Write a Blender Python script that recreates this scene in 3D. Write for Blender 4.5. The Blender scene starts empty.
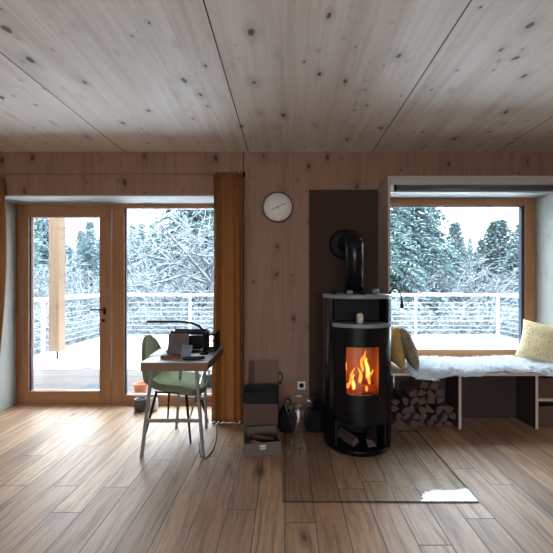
import bpy, math, random
from mathutils import Vector, Matrix, noise
random.seed(7)
S = bpy.context.scene
COL = S.collection
R = math.radians
PI = math.pi

# ------------------------------------------------------------------ camera, light, exposure
F = 330.0          # focal length in pixels of a 553 px frame
H = 1.35           # camera height
cam = bpy.data.objects.new('camera', bpy.data.cameras.new('camera'))
COL.objects.link(cam)
cam.location = (0, 0, H)
cam.rotation_euler = (R(90), 0, 0)
cam.data.sensor_width = 36
cam.data.lens = 36 * F / 553
cam.data.shift_x = -10.5 / 553
cam.data.shift_y = 6.5 / 553
cam.data.clip_start = 0.02
cam.data.clip_end = 400
S.camera = cam

w = bpy.data.worlds.new('overcast'); S.world = w; w.use_nodes = True
nt = w.node_tree; bgn = nt.nodes['Background']
tcw = nt.nodes.new('ShaderNodeTexCoord'); sep = nt.nodes.new('ShaderNodeSeparateXYZ')
mr = nt.nodes.new('ShaderNodeMapRange'); rampw = nt.nodes.new('ShaderNodeMixRGB')
nt.links.new(tcw.outputs['Generated'], sep.inputs[0]); nt.links.new(sep.outputs['Z'], mr.inputs[0])
mr.inputs[1].default_value = 0; mr.inputs[2].default_value = 1.0
nt.links.new(mr.outputs[0], rampw.inputs[0])
rampw.inputs[1].default_value = (0.86, 0.93, 1.0, 1)      # overcast sky: zenith three times as bright as the horizon
rampw.inputs[2].default_value = (2.45, 2.78, 3.15, 1)
nt.links.new(rampw.outputs[0], bgn.inputs[0])
bgn.inputs[1].default_value = 1.5

def portal(loc, rot, sx, sy):
    l = bpy.data.lights.new('window_portal', 'AREA'); l.shape = 'RECTANGLE'; l.size = sx; l.size_y = sy
    l.cycles.is_portal = True
    o = bpy.data.objects.new('window_portal', l); COL.objects.link(o); o.location = loc; o.rotation_euler = rot

S.view_settings.view_transform = 'Standard'
S.view_settings.look = 'None'
S.view_settings.gamma = 1
S.view_settings.exposure = 2.1
S.view_settings.use_curve_mapping = False

# ------------------------------------------------------------------ layout numbers
YW = 3.32; YF = 3.65; YO = 3.80       # room face, frame face, outside face of the window wall
ZC = 2.67
XL, XR, YB = -4.1, 3.7, -3.2
def P(px, py, d):                      # photo pixel at a distance -> point
    return Vector(((px - 287) * d / F, d, H + (283 - py) * d / F))

# ------------------------------------------------------------------ materials
def newmat(name):
    m = bpy.data.materials.new(name); m.use_nodes = True
    return m, m.node_tree, m.node_tree.nodes['Principled BSDF']
def simple(name, col, rough=0.6, metal=0.0, spec=0.5, noise_amt=0.0, scale=20, bump=0.0, emit=None, estr=0):
    m, t, b = newmat(name)
    b.inputs['Base Color'].default_value = (*col, 1); b.inputs['Roughness'].default_value = rough
    b.inputs['Metallic'].default_value = metal; b.inputs['Specular IOR Level'].default_value = spec
    if noise_amt or bump:
        tc = t.nodes.new('ShaderNodeTexCoord'); n = t.nodes.new('ShaderNodeTexNoise')
        n.inputs['Scale'].default_value = scale; n.inputs['Detail'].default_value = 4
        t.links.new(tc.outputs['Object'], n.inputs['Vector'])
        if noise_amt:
            mx = t.nodes.new('ShaderNodeMixRGB'); t.links.new(n.outputs[0], mx.inputs[0])
            mx.inputs[1].default_value = tuple(c * (1 - noise_amt) for c in col) + (1,)
            mx.inputs[2].default_value = tuple(min(1, c * (1 + noise_amt)) for c in col) + (1,)
            t.links.new(mx.outputs[0], b.inputs['Base Color'])
        if bump:
            bp = t.nodes.new('ShaderNodeBump'); bp.inputs['Strength'].default_value = bump
            bp.inputs['Distance'].default_value = 0.01
            t.links.new(n.outputs[0], bp.inputs['Height']); t.links.new(bp.outputs[0], b.inputs['Normal'])
    if emit:
        b.inputs['Emission Color'].default_value = (*emit, 1); b.inputs['Emission Strength'].default_value = estr
    return m

class NG:
    """tiny node-graph helper"""
    def __init__(s, t): s.t = t
    def n(s, typ, **kw):
        nd = s.t.nodes.new(typ)
        for k, v in kw.items(): setattr(nd, k, v)
        return nd
    def put(s, sock, v):
        if hasattr(v, 'links') or hasattr(v, 'is_output'): s.t.links.new(v, sock)
        else: sock.default_value = v
    def m(s, op, a, b=0.0, c=None):
        nd = s.n('ShaderNodeMath', operation=op); s.put(nd.inputs[0], a); s.put(nd.inputs[1], b)
        if c is not None: s.put(nd.inputs[2], c)
        return nd.outputs[0]
    def mix(s, f, a, b, mode='MIX'):
        nd = s.n('ShaderNodeMixRGB', blend_type=mode); s.put(nd.inputs[0], f); s.put(nd.inputs[1], a); s.put(nd.inputs[2], b)
        return nd.outputs[0]
    def rng(s, v, a, b, c=0.0, d=1.0, smooth=True):
        nd = s.n('ShaderNodeMapRange', interpolation_type='SMOOTHSTEP' if smooth else 'LINEAR')
        s.put(nd.inputs[0], v)
        for i, x in enumerate((a, b, c, d)): nd.inputs[i + 1].default_value = x
        return nd.outputs[0]
    def comb(s, x, y, z):
        nd = s.n('ShaderNodeCombineXYZ'); s.put(nd.inputs[0], x); s.put(nd.inputs[1], y); s.put(nd.inputs[2], z); return nd.outputs[0]

def timber(name, base, dark, knotcol, across='X', along='Y', board=0.14, panel=1.25, off=-0.39, knots=1.0, rough=0.6, seam=True, boards=0.5, grain=1.0, kscale=(6.5, 3.6), kth=0.42):
    """solid softwood panel: boards along `along`, knots, panel seams every `panel` across"""
    m, t, b = newmat(name); g = NG(t)
    tc = g.n('ShaderNodeTexCoord'); sp = g.n('ShaderNodeSeparateXYZ'); t.links.new(tc.outputs['Object'], sp.inputs[0])
    A = sp.outputs[across]; L = sp.outputs[along]
    bi = g.m('FLOOR', g.m('DIVIDE', A, board))
    wn = g.n('ShaderNodeTexWhiteNoise', noise_dimensions='1D'); t.links.new(bi, wn.inputs['W'])
    # grain
    nz = g.n('ShaderNodeTexNoise'); nz.inputs['Scale'].default_value = 1; nz.inputs['Detail'].default_value = 5; nz.inputs['Roughness'].default_value = .6
    t.links.new(g.comb(g.m('MULTIPLY', A, 38), g.m('MULTIPLY', L, 1.6), g.m('MULTIPLY', wn.outputs[0], 30)), nz.inputs['Vector'])
    nb = g.n('ShaderNodeTexNoise'); nb.inputs['Scale'].default_value = 1; nb.inputs['Detail'].default_value = 3
    t.links.new(g.comb(g.m('MULTIPLY', A, 7), g.m('MULTIPLY', L, 0.9), g.m('MULTIPLY', wn.outputs[0], 9)), nb.inputs['Vector'])
    f1 = g.m('MULTIPLY', g.rng(nz.outputs[0], .35, .75), .55 * grain)
    f2 = g.m('MULTIPLY', g.rng(nb.outputs[0], .4, .8), .6)
    f = g.m('ADD', f1, g.m('ADD', f2, g.m('MULTIPLY', wn.outputs[0], boards * .55)))
    col = g.mix(g.m('MINIMUM', f, 1.0), (*base, 1), (*dark, 1))
    # knots
    for i, (ka, kl, th, sz) in enumerate(((kscale[0], kscale[1], kth, .135), (kscale[0] * 2.1, kscale[1] * 2.3, .6, .11))):
        dn = g.n('ShaderNodeTexNoise'); dn.inputs['Scale'].default_value = 9
        t.links.new(tc.outputs['Object'], dn.inputs['Vector'])
        v = g.n('ShaderNodeTexVoronoi'); v.inputs['Scale'].default_value = 1
        t.links.new(g.comb(g.m('ADD', g.m('MULTIPLY', A, ka), g.m('MULTIPLY', dn.outputs[0], .25)), g.m('MULTIPLY', L, kl), 3.3 + i * 5), v.inputs['Vector'])
        sc = g.n('ShaderNodeSeparateColor'); t.links.new(v.outputs['Color'], sc.inputs[0])
        r = g.m('MULTIPLY', g.m('ADD', sc.outputs[1], .35), sz)
        q = g.m('DIVIDE', v.outputs['Distance'], r)
        sel = g.m('GREATER_THAN', sc.outputs[0], th)
        core = g.m('MULTIPLY', g.rng(q, 1.0, .55), sel)
        halo = g.m('MULTIPLY', g.rng(q, 3.2, .8), sel)
        col = g.mix(g.m('MULTIPLY', halo, .35 * knots), col, (*[c * .62 for c in dark], 1))
        col = g.mix(g.m('MULTIPLY', core, .85 * knots), col, (*knotcol, 1))
    h = None
    if seam:
        u = g.m('FRACT', g.m('ADD', g.m('DIVIDE', g.m('SUBTRACT', A, off), panel), 100.5))
        ds = g.m('MULTIPLY', g.m('ABSOLUTE', g.m('SUBTRACT', u, .5)), panel)
        sm = g.rng(ds, .0055, .0025)
        col = g.mix(sm, col, (.012, .008, .006, 1)); h = sm
    t.links.new(col, b.inputs['Base Color'])
    b.inputs['Roughness'].default_value = rough; b.inputs['Specular IOR Level'].default_value = .3
    bp = g.n('ShaderNodeBump'); bp.inputs['Strength'].default_value = .25; bp.inputs['Distance'].default_value = .003
    t.links.new(g.m('SUBTRACT', nz.outputs[0], g.m('MULTIPLY', h, 3.0)) if h is not None else nz.outputs[0], bp.inputs['Height'])
    t.links.new(bp.outputs[0], b.inputs['Normal'])
    return m

def oak_floor(name):
    m, t, b = newmat(name); g = NG(t)
    tc = g.n('ShaderNodeTexCoord'); sp = g.n('ShaderNodeSeparateXYZ'); t.links.new(tc.outputs['Object'], sp.inputs[0])
    W = .172; LN = 2.1
    A = g.m('ADD', sp.outputs['X'], .355 + W * 40); L = sp.outputs['Y']
    row = g.m('FLOOR', g.m('DIVIDE', A, W))
    wr = g.n('ShaderNodeTexWhiteNoise', noise_dimensions='1D'); t.links.new(row, wr.inputs['W'])
    Ls = g.m('ADD', g.m('DIVIDE', L, LN), g.m('ADD', g.m('MULTIPLY', wr.outputs[0], 7.3), 20))
    pl = g.m('FLOOR', Ls)
    wp = g.n('ShaderNodeTexWhiteNoise', noise_dimensions='2D'); t.links.new(g.comb(row, pl, 0), wp.inputs['Vector'])
    sc = g.n('ShaderNodeSeparateColor'); t.links.new(wp.outputs['Color'], sc.inputs[0])
    seed = g.m('MULTIPLY', sc.outputs[0], 40)
    # warped grain
    wv = g.n('ShaderNodeTexNoise'); wv.inputs['Scale'].default_value = 1; wv.inputs['Detail'].default_value = 2
    t.links.new(g.comb(g.m('MULTIPLY', A, 5), g.m('MULTIPLY', L, 1.6), seed), wv.inputs['Vector'])
    Aw = g.m('ADD', g.m('MULTIPLY', A, 34), g.m('MULTIPLY', wv.outputs[0], 4.5))
    nz = g.n('ShaderNodeTexNoise'); nz.inputs['Scale'].default_value = 1; nz.inputs['Detail'].default_value = 5; nz.inputs['Roughness'].default_value = .62
    t.links.new(g.comb(Aw, g.m('MULTIPLY', L, 1.9), seed), nz.inputs['Vector'])
    nf = g.n('ShaderNodeTexNoise'); nf.inputs['Scale'].default_value = 1; nf.inputs['Detail'].default_value = 3
    t.links.new(g.comb(g.m('MULTIPLY', A, 150), g.m('MULTIPLY', L, 7), seed), nf.inputs['Vector'])
    base = g.mix(sc.outputs[1], (.55, .335, .19, 1), (.32, .175, .095, 1))
    base = g.mix(g.rng(sc.outputs[2], .55, 1, 0, .5), base, (.50, .33, .21, 1))
    col = g.mix(g.m('MULTIPLY', g.rng(nz.outputs[0], .40, .74), .75), base, (.12, .06, .034, 1))
    col = g.mix(g.m('MULTIPLY', g.rng(nf.outputs[0], .45, .75), .35), col, (.06, .03, .018, 1))
    # big dark heart streaks and knots
    v = g.n('ShaderNodeTexVoronoi'); v.inputs['Scale'].default_value = 1
    t.links.new(g.comb(g.m('ADD', g.m('MULTIPLY', A, 5.5), g.m('MULTIPLY', wv.outputs[0], .5)), g.m('MULTIPLY', L, 1.9), 2.2), v.inputs['Vector'])
    s2 = g.n('ShaderNodeSeparateColor'); t.links.new(v.outputs['Color'], s2.inputs[0])
    q = g.m('DIVIDE', v.outputs['Distance'], g.m('MULTIPLY', g.m('ADD', s2.outputs[1], .3), .13))
    sel = g.m('GREATER_THAN', s2.outputs[0], .52)
    col = g.mix(g.m('MULTIPLY', g.m('MULTIPLY', g.rng(q, 3.0, .8), sel), .5), col, (.06, .03, .016, 1))
    col = g.mix(g.m('MULTIPLY', g.m('MULTIPLY', g.rng(q, 1.0, .5), sel), .85), col, (.014, .009, .006, 1))
    # joints
    u = g.m('FRACT', g.m('DIVIDE', A, W)); dx = g.m('MULTIPLY', g.m('SUBTRACT', .5, g.m('ABSOLUTE', g.m('SUBTRACT', u, .5))), W)
    u2 = g.m('FRACT', Ls); dy = g.m('MULTIPLY', g.m('SUBTRACT', .5, g.m('ABSOLUTE', g.m('SUBTRACT', u2, .5))), LN)
    gap = g.rng(g.m('MINIMUM', dx, dy), .0040, .0016)
    col = g.mix(g.m('MULTIPLY', gap, .93), col, (.008, .005, .004, 1))
    t.links.new(col, b.inputs['Base Color'])
    ro = g.m('ADD', g.m('MULTIPLY', nz.outputs[0], .22), .37)
    t.links.new(ro, b.inputs['Roughness']); b.inputs['Specular IOR Level'].default_value = .95
    bp = g.n('ShaderNodeBump'); bp.inputs['Strength'].default_value = .5; bp.inputs['Distance'].default_value = .003
    hh = g.m('SUBTRACT', g.m('MULTIPLY', nz.outputs[0], .5), g.m('MULTIPLY', gap, 1.2))
    t.links.new(hh, bp.inputs['Height']); t.links.new(bp.outputs[0], b.inputs['Normal'])
    return m

def thin_glass(name, tint=(1, 1, 1), boost=1.0):
    m = bpy.data.materials.new(name); m.use_nodes = True; t = m.node_tree; t.nodes.clear(); g = NG(t)
    out = g.n('ShaderNodeOutputMaterial'); mx = g.n('ShaderNodeMixShader'); tr = g.n('ShaderNodeBsdfTransparent'); gl = g.n('ShaderNodeBsdfGlossy')
    tr.inputs[0].default_value = (*tint, 1); gl.inputs['Roughness'].default_value = .01
    ge = g.n('ShaderNodeNewGeometry'); dp = g.n('ShaderNodeVectorMath', operation='DOT_PRODUCT')   # Schlick reflectance, same from both sides
    t.links.new(ge.outputs['Normal'], dp.inputs[0]); t.links.new(ge.outputs['Incoming'], dp.inputs[1])
    fz = g.m('ADD', .04, g.m('MULTIPLY', .96, g.m('POWER', g.m('SUBTRACT', 1.0, g.m('ABSOLUTE', dp.outputs['Value'])), 5.0)))
    t.links.new(g.m('MINIMUM', g.m('MULTIPLY', fz, boost), 1.0), mx.inputs[0])
    t.links.new(tr.outputs[0], mx.inputs[1]); t.links.new(gl.outputs[0], mx.inputs[2]); t.links.new(mx.outputs[0], out.inputs[0])
    return m

def cloth(name, col, trans=.35, tcol=None, weave=600, noise_amt=.15):
    m = bpy.data.materials.new(name); m.use_nodes = True; t = m.node_tree; t.nodes.clear(); g = NG(t)
    out = g.n('ShaderNodeOutputMaterial'); mx = g.n('ShaderNodeMixShader'); d = g.n('ShaderNodeBsdfDiffuse'); tl = g.n('ShaderNodeBsdfTranslucent')
    tc = g.n('ShaderNodeTexCoord'); nz = g.n('ShaderNodeTexNoise'); nz.inputs['Scale'].default_value = weave / 20
    t.links.new(tc.outputs['Object'], nz.inputs['Vector'])
    c = g.mix(nz.outputs[0], tuple(x * (1 - noise_amt) for x in col) + (1,), tuple(min(1, x * (1 + noise_amt)) for x in col) + (1,))
    t.links.new(c, d.inputs[0]); tl.inputs[0].default_value = (*(tcol or col), 1)
    mx.inputs[0].default_value = trans
    t.links.new(d.outputs[0], mx.inputs[1]); t.links.new(tl.outputs[0], mx.inputs[2]); t.links.new(mx.outputs[0], out.inputs[0])
    return m

def patterned(name, c1, c2, scale=28, kind='spots'):
    m, t, b = newmat(name); g = NG(t); tc = g.n('ShaderNodeTexCoord')
    v = g.n('ShaderNodeTexVoronoi'); v.inputs['Scale'].default_value = scale; v.feature = 'DISTANCE_TO_EDGE' if kind == 'net' else 'F1'
    t.links.new(tc.outputs['Object'], v.inputs['Vector'])
    f = g.rng(v.outputs['Distance'], .12, .3) if kind == 'net' else g.rng(v.outputs['Distance'], .25, .5)
    n2 = g.n('ShaderNodeTexNoise'); n2.inputs['Scale'].default_value = 12; t.links.new(tc.outputs['Object'], n2.inputs['Vector'])
    f = g.m('MULTIPLY', f, g.rng(n2.outputs[0], .3, .6))
    t.links.new(g.mix(f, (*c1, 1), (*c2, 1)), b.inputs['Base Color'])
    b.inputs['Roughness'].default_value = .95; b.inputs['Specular IOR Level'].default_value = .15
    return m

M = {}
M['wall'] = timber('shaded_wall_spruce', (.32, .185, .120), (.225, .122, .078), (.045, .022, .016), 'X', 'Z', board=.19, off=-.44, panel=10, boards=.35, kscale=(6.5, 3.8), kth=.42)  # same spruce as the ceiling, base darkened to stand for its dimmer light
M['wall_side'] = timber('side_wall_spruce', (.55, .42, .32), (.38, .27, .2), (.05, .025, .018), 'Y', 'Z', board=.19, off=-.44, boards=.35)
M['reveal'] = timber('pale_lining_spruce', (.42, .435, .42), (.34, .345, .33), (.30, .22, .16), 'Y', 'Z', seam=False, board=.16, knots=.6, boards=.2)
M['ceiling'] = timber('lit_ceiling_spruce', (.72, .655, .60), (.52, .445, .39), (.05, .035, .028), 'X', 'Y', board=.15, off=-.39, knots=1.0, boards=.35, rough=.55, grain=.8, kscale=(7, 4.6), kth=.42)  # same spruce as the wall, base paled to carry the light it gets
M['floor'] = oak_floor('oak_planks')
M['frame'] = timber('larch_frame', (.40, .20, .095), (.26, .12, .055), (.12, .05, .02), 'X', 'Z', seam=False, knots=.1, boards=.1, board=.5, rough=.45)
M['frame_h'] = timber('larch_frame_rail', (.40, .20, .095), (.26, .12, .055), (.12, .05, .02), 'Z', 'X', seam=False, knots=.1, boards=.1, board=.5, rough=.45)
M['panel'] = timber('niche_panel', (.50, .40, .34), (.40, .30, .25), (.16, .09, .06), 'Y', 'Z', seam=False, knots=.5, boards=.1)
M['bench'] = timber('bench_board', (.62, .52, .43), (.48, .38, .3), (.3, .2, .15), 'Y', 'X', seam=False, knots=.3, boards=.1)
M['bench_shaded'] = timber('shaded_bench_board', (.055, .036, .034), (.040, .026, .025), (.05, .03, .02), 'X', 'Z', seam=False, knots=.4, boards=.2)  # brown board, compartment shade put into its darker colour
M['post_wood'] = timber('post_pine', (.155, .10, .062), (.115, .07, .042), (.05, .026, .016), 'X', 'Z', seam=False, knots=.9, board=.115, boards=.5, kscale=(9, 4))
M['deck'] = timber('deck_boards', (.112, .096, .090), (.066, .057, .054), (.04, .03, .028), 'Y', 'X', panel=.145, off=0, board=.145, boards=.8, knots=.2)
M['deck'].node_tree.nodes['Principled BSDF'].inputs['Specular IOR Level'].default_value = .1
M['glass'] = thin_glass('window_glass', (.97, .99, .98))
M['plate_glass'] = thin_glass('hearth_glass', (.97, .99, .98), 1.9)
M['stove_glass'] = thin_glass('stove_glass', (.95, .88, .8), 1)
M['acrylic'] = thin_glass('clear_acrylic', (.93, .93, .93), 1.3)
M['glass_edge'] = simple('green_glass_edge', (.02, .06, .045), .15)
M['black'] = simple('black_enamel', (.003, .0034, .0046), .24, spec=.3, noise_amt=.2, scale=60)
M['black_matte'] = simple('matte_black', (.006, .006, .007), .6, spec=.25, noise_amt=.2)
M['black_fabric'] = simple('black_fabric', (.010, .010, .012), .95, spec=.1, noise_amt=.3, bump=.3)
M['stone'] = simple('grey_soapstone', (.22, .23, .25), .35, noise_amt=.35, scale=90)
M['backplate'] = simple('bronze_plate', (.052, .031, .020), .75, metal=.0, spec=.2, noise_amt=.12, scale=3)
M['steel'] = simple('brushed_steel', (.55, .55, .56), .3, metal=1)
M['leg_steel'] = simple('grey_painted_steel', (.26, .23, .225), .4, metal=.3)
M['white_steel'] = simple('white_painted_steel', (.40, .43, .45), .4)
M['cable'] = simple('stainless_cable', (.5, .54, .57), .4)
M['alu'] = simple('grey_aluminium', (.42, .43, .45), .4, metal=.4)
M['alu_dark'] = simple('dark_aluminium', (.12, .12, .13), .45, metal=.3)
M['gasket'] = simple('dark_blue_gasket', (.02, .022, .05), .5)
M['white'] = simple('white_plastic', (.75, .75, .73), .4)
M['clock_face'] = simple('cream_clock_face', (.86, .82, .76), .6)
M['ink'] = simple('black_ink', (.01, .01, .01), .6)
M['tick'] = simple('grey_tick', (.38, .33, .28), .7)
M['rim'] = simple('walnut_rim', (.10, .055, .035), .5, noise_amt=.3, scale=30)
M['curtain'] = cloth('ochre_curtain', (.19, .09, .045), .27, (.90, .50, .16))
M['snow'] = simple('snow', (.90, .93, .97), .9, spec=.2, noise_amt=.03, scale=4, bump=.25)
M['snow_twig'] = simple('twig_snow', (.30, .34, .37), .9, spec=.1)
M['brush'] = patterned('frosted_undergrowth', (.03, .065, .078), (.10, .14, .16), 3.5)
M['bark'] = simple('dark_bark', (.060, .066, .074), .9, noise_amt=.3)
M['needles'] = simple('spruce_needles', (.10, .165, .168), .8, spec=.2, noise_amt=.45, scale=3)  # bluish green holds outdoor haze in the needle colour
M['needles_far'] = simple('hazed_spruce_needles', (.12, .21, .23), .8, spec=.2, noise_amt=.4, scale=3)  # paler and bluer copy, more haze painted in
M['chair_fabric'] = simple('olive_green_fabric', (.17, .19, .105), .9, spec=.15, noise_amt=.15, scale=120, bump=.2)
M['desk_top'] = simple('pale_laminate', (.60, .62, .66), .28, noise_amt=.03)
M['desk_edge'] = timber('desk_oak', (.26, .14, .085), (.17, .09, .055), (.08, .04, .02), 'Z', 'X', seam=False, knots=.2, board=.4)
M['terracotta'] = simple('terracotta', (.52, .17, .09), .8, noise_amt=.2, scale=14)
M['ceramic'] = simple('cream_ceramic', (.55, .52, .48), .3, noise_amt=.1)
M['dark_ceramic'] = simple('dark_glazed_ceramic', (.06, .055, .05), .3, noise_amt=.8, scale=22)
M['cardboard'] = simple('brown_cardboard', (.105, .056, .038), .85, noise_amt=.15, scale=9)
M['cardboard_light'] = simple('light_cardboard', (.19, .115, .075), .85, noise_amt=.1, scale=6)
M['cardboard_grey'] = simple('grey_cardboard', (.13, .10, .078), .85, noise_amt=.1, scale=8)
M['grey_felt'] = simple('dark_grey_felt', (.022, .021, .024), .95, spec=.1, noise_amt=.25, scale=60)
M['log_end'] = simple('split_wood', (.085, .048, .036), .85, noise_amt=.35, scale=26, bump=.4)
M['log_bark'] = simple('log_bark', (.022, .014, .012), .95, noise_amt=.5, scale=30, bump=.6)
M['wool'] = simple('skylit_wool', (.80, .85, .89), .95, spec=.1, noise_amt=.12, scale=14)  # white wool with the blue of the skylight put into its colour
M['pillow_olive'] = patterned('taupe_patterned_cloth', (.30, .23, .15), (.17, .13, .09), 60)
M['pillow_mustard'] = patterned('mustard_cloth', (.52, .33, .12), (.42, .26, .10), 40)
M['pillow_cream'] = patterned('cream_patterned_cloth', (.64, .53, .33), (.38, .26, .12), 40, 'net')
M['flame'] = simple('flame', (.9, .4, .1), .8, emit=(1, .30, .035), estr=.42)
M['flame_core'] = simple('flame_core', (1, .7, .3), .8, emit=(1, .58, .16), estr=1.0)
M['ember'] = simple('ember_log', (.10, .03, .015), .9, emit=(1, .09, .01), estr=.05, noise_amt=.5, scale=30)
M['firebrick'] = simple('firebrick', (.42, .24, .15), .9, noise_amt=.25, scale=12)
M['candle'] = simple('cream_wax', (.62, .55, .44), .5)
M['photo'] = simple('blue_print', (.20, .25, .30), .3, noise_amt=.9, scale=14)
M['photo_dark'] = simple('dark_print', (.10, .065, .06), .35, noise_amt=.8, scale=12)
M['walnut'] = timber('walnut_block', (.20, .085, .05), (.12, .05, .03), (.05, .02, .01), 'Z', 'X', seam=False, knots=.2, board=.4)
M['soil'] = simple('soil', (.03, .022, .016), .95)
M['mat'] = simple('blue_grey_mat', (.035, .05, .065), .9, noise_amt=.4, scale=30)
M['paper'] = simple('white_paper', (.78, .78, .77), .8)
M['rubber'] = simple('black_rubber', (.010, .010, .010), .8, spec=.15)

# ------------------------------------------------------------------ mesh helpers
class MB:
    def __init__(s): s.v = []; s.f = []; s.mi = []; s.smooth = []
    def add(s, vs, fs, mi=0, sm=False):
        o = len(s.v); s.v += [tuple(v) for v in vs]
        for f in fs: s.f.append([i + o for i in f]); s.mi.append(mi); s.smooth.append(sm)
        return s
    def box(s, x0, x1, y0, y1, z0, z1, mi=0, mat=None):
        vs = [Vector((x, y, z)) for x in (x0, x1) for y in (y0, y1) for z in (z0, z1)]
        if mat is not None: vs = [mat @ v for v in vs]
        return s.add(vs, [(0, 1, 3, 2), (4, 6, 7, 5), (0, 4, 5, 1), (2, 3, 7, 6), (0, 2, 6, 4), (1, 5, 7, 3)], mi)
    def tube(s, pts, r, n=10, mi=0, cap=True, sm=True):
        pts = [Vector(p) for p in pts]; rs = r if isinstance(r, (list, tuple)) else [r] * len(pts)
        vs = []; up = None
        for i, p in enumerate(pts):
            d = (pts[min(i + 1, len(pts) - 1)] - pts[max(i - 1, 0)]).normalized()
            if up is None:
                up = Vector((0, 0, 1)) if abs(d.z) < .9 else Vector((1, 0, 0))
            a = d.cross(up)
            if a.length < 1e-4: a = d.cross(Vector((0, 1, 0)))
            a.normalize(); b = a.cross(d).normalized(); up = b
            for k in range(n):
                t = 2 * PI * k / n; vs.append(p + (a * math.cos(t) + b * math.sin(t)) * rs[i])
        fs = []
        for i in range(len(pts) - 1):
            for k in range(n):
                k2 = (k + 1) % n; fs.append((i * n + k, i * n + k2, (i + 1) * n + k2, (i + 1) * n + k))
        s.add(vs, fs, mi, sm)
        if cap:
            o = len(s.v) - len(vs)
            s.f.append([o + k for k in range(n)][::-1]); s.mi.append(mi); s.smooth.append(False)
            s.f.append([o + (len(pts) - 1) * n + k for k in range(n)]); s.mi.append(mi); s.smooth.append(False)
        return s
    def lathe(s, prof, c=(0, 0, 0), n=32, mi=0, axis='Z', sm=True, close=False):
        vs = []; c = Vector(c)
        for r, z in prof:
            for k in range(n):
                t = 2 * PI * k / n
                v = (r * math.cos(t), r * math.sin(t), z)
                if axis == 'Y': v = (r * math.cos(t), z, r * math.sin(t))
                if axis == 'X': v = (z, r * math.cos(t), r * math.sin(t))
                vs.append(c + Vector(v))
        fs = []
        m = len(prof)
        for i in range(m if close else m - 1):
            i2 = (i + 1) % m
            for k in range(n):
                k2 = (k + 1) % n; fs.append((i * n + k, i * n + k2, i2 * n + k2, i2 * n + k))
        if not close:
            fs.append(tuple(range(n))[::-1]); fs.append(tuple((m - 1) * n + k for k in range(n)))
        return s.add(vs, fs, mi, sm)
    def arc(s, c, r0, r1, a0, a1, z0, z1, n=None, mi=0):
        """curved wall piece; angle 0 faces the room (-Y), positive to +X, in degrees"""
        n = n or max(2, int(abs(a1 - a0) / 5)); vs = []
        for i in range(n + 1):
            a = R(a0 + (a1 - a0) * i / n); sx, cy = math.sin(a), -math.cos(a)
            for r, z in ((r0, z0), (r1, z0), (r1, z1), (r0, z1)):
                vs.append((c[0] + r * sx, c[1] + r * cy, c[2] + z))
        fs = []
        for i in range(n):
            for k in range(4):
                k2 = (k + 1) % 4; fs.append((i * 4 + k, (i + 1) * 4 + k, (i + 1) * 4 + k2, i * 4 + k2))
        fs.append((0, 1, 2, 3)); fs.append((n * 4 + 3, n * 4 + 2, n * 4 + 1, n * 4))
        return s.add(vs, fs, mi, False)
    def prism(s, poly, y0, y1, mi=0, mat=None):
        """poly in (x,z), extruded along y"""
        n = len(poly); vs = [Vector((x, y0, z)) for x, z in poly] + [Vector((x, y1, z)) for x, z in poly]
        if mat is not None: vs = [mat @ v for v in vs]
        fs = [tuple(range(n)), tuple(range(2 * n - 1, n - 1, -1))] + [(i, i + n, (i + 1) % n + n, (i + 1) % n) for i in range(n)]
        return s.add(vs, fs, mi)
    def build(s, name, mats, parent=None, bevel=0, origin=None, sub=0, label=None):
        me = bpy.data.meshes.new(name)
        vs = s.v
        org = Vector(origin) if origin is not None else Vector((0, 0, 0))
        if parent is not None and origin is None: org = Vector((0, 0, 0))
        me.from_pydata([tuple(Vector(v) - org) for v in vs], [], s.f)
        if not isinstance(mats, (list, tuple)): mats = [mats]
        for m in mats: me.materials.append(m)
        me.polygons.foreach_set('material_index', s.mi)
        me.polygons.foreach_set('use_smooth', s.smooth)
        me.update()
        import bmesh
        if len(s.f) < 4000:
            bm = bmesh.new(); bm.from_mesh(me); bmesh.ops.recalc_face_normals(bm, faces=bm.faces); bm.to_mesh(me); bm.free()
        o = bpy.data.objects.new(name, me); COL.objects.link(o); o.location = org
        if parent is not None: o.parent = parent
        if bevel:
            b = o.modifiers.new('bevel', 'BEVEL'); b.width = bevel; b.segments = 2; b.limit_method = 'ANGLE'
        if sub:
            b = o.modifiers.new('sub', 'SUBSURF'); b.levels = sub; b.render_levels = sub
        if label: o['label'] = label
        return o

def thing(name, label, cat, loc=(0, 0, 0), rz=0, group=None):
    o = bpy.data.objects.new(name, None); o.empty_display_size = .1; COL.objects.link(o)
    o.location = loc; o.rotation_euler = (0, 0, rz); o['label'] = label; o['category'] = cat
    if group: o['group'] = group
    return o
def tag(o, label, cat, group=None, kind=None):
    o['label'] = label; o['category'] = cat
    if group: o['group'] = group
    if kind: o['kind'] = kind
    return o
def struct(o, label=None):
    o['kind'] = 'structure'
    if label: o['label'] = label
    return o
def copy_tree(o, parent=None):
    c = o.copy(); COL.objects.link(c)
    if parent is not None: c.parent = parent
    for ch in o.children: copy_tree(ch, c)
    return c
def bez(p0, p1, p2, p3, n=12):
    p0, p1, p2, p3 = map(Vector, (p0, p1, p2, p3)); o = []
    for i in range(n + 1):
        t = i / n; o.append(p0 * (1 - t) ** 3 + p1 * 3 * t * (1 - t) ** 2 + p2 * 3 * t * t * (1 - t) + p3 * t ** 3)
    return o

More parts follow.
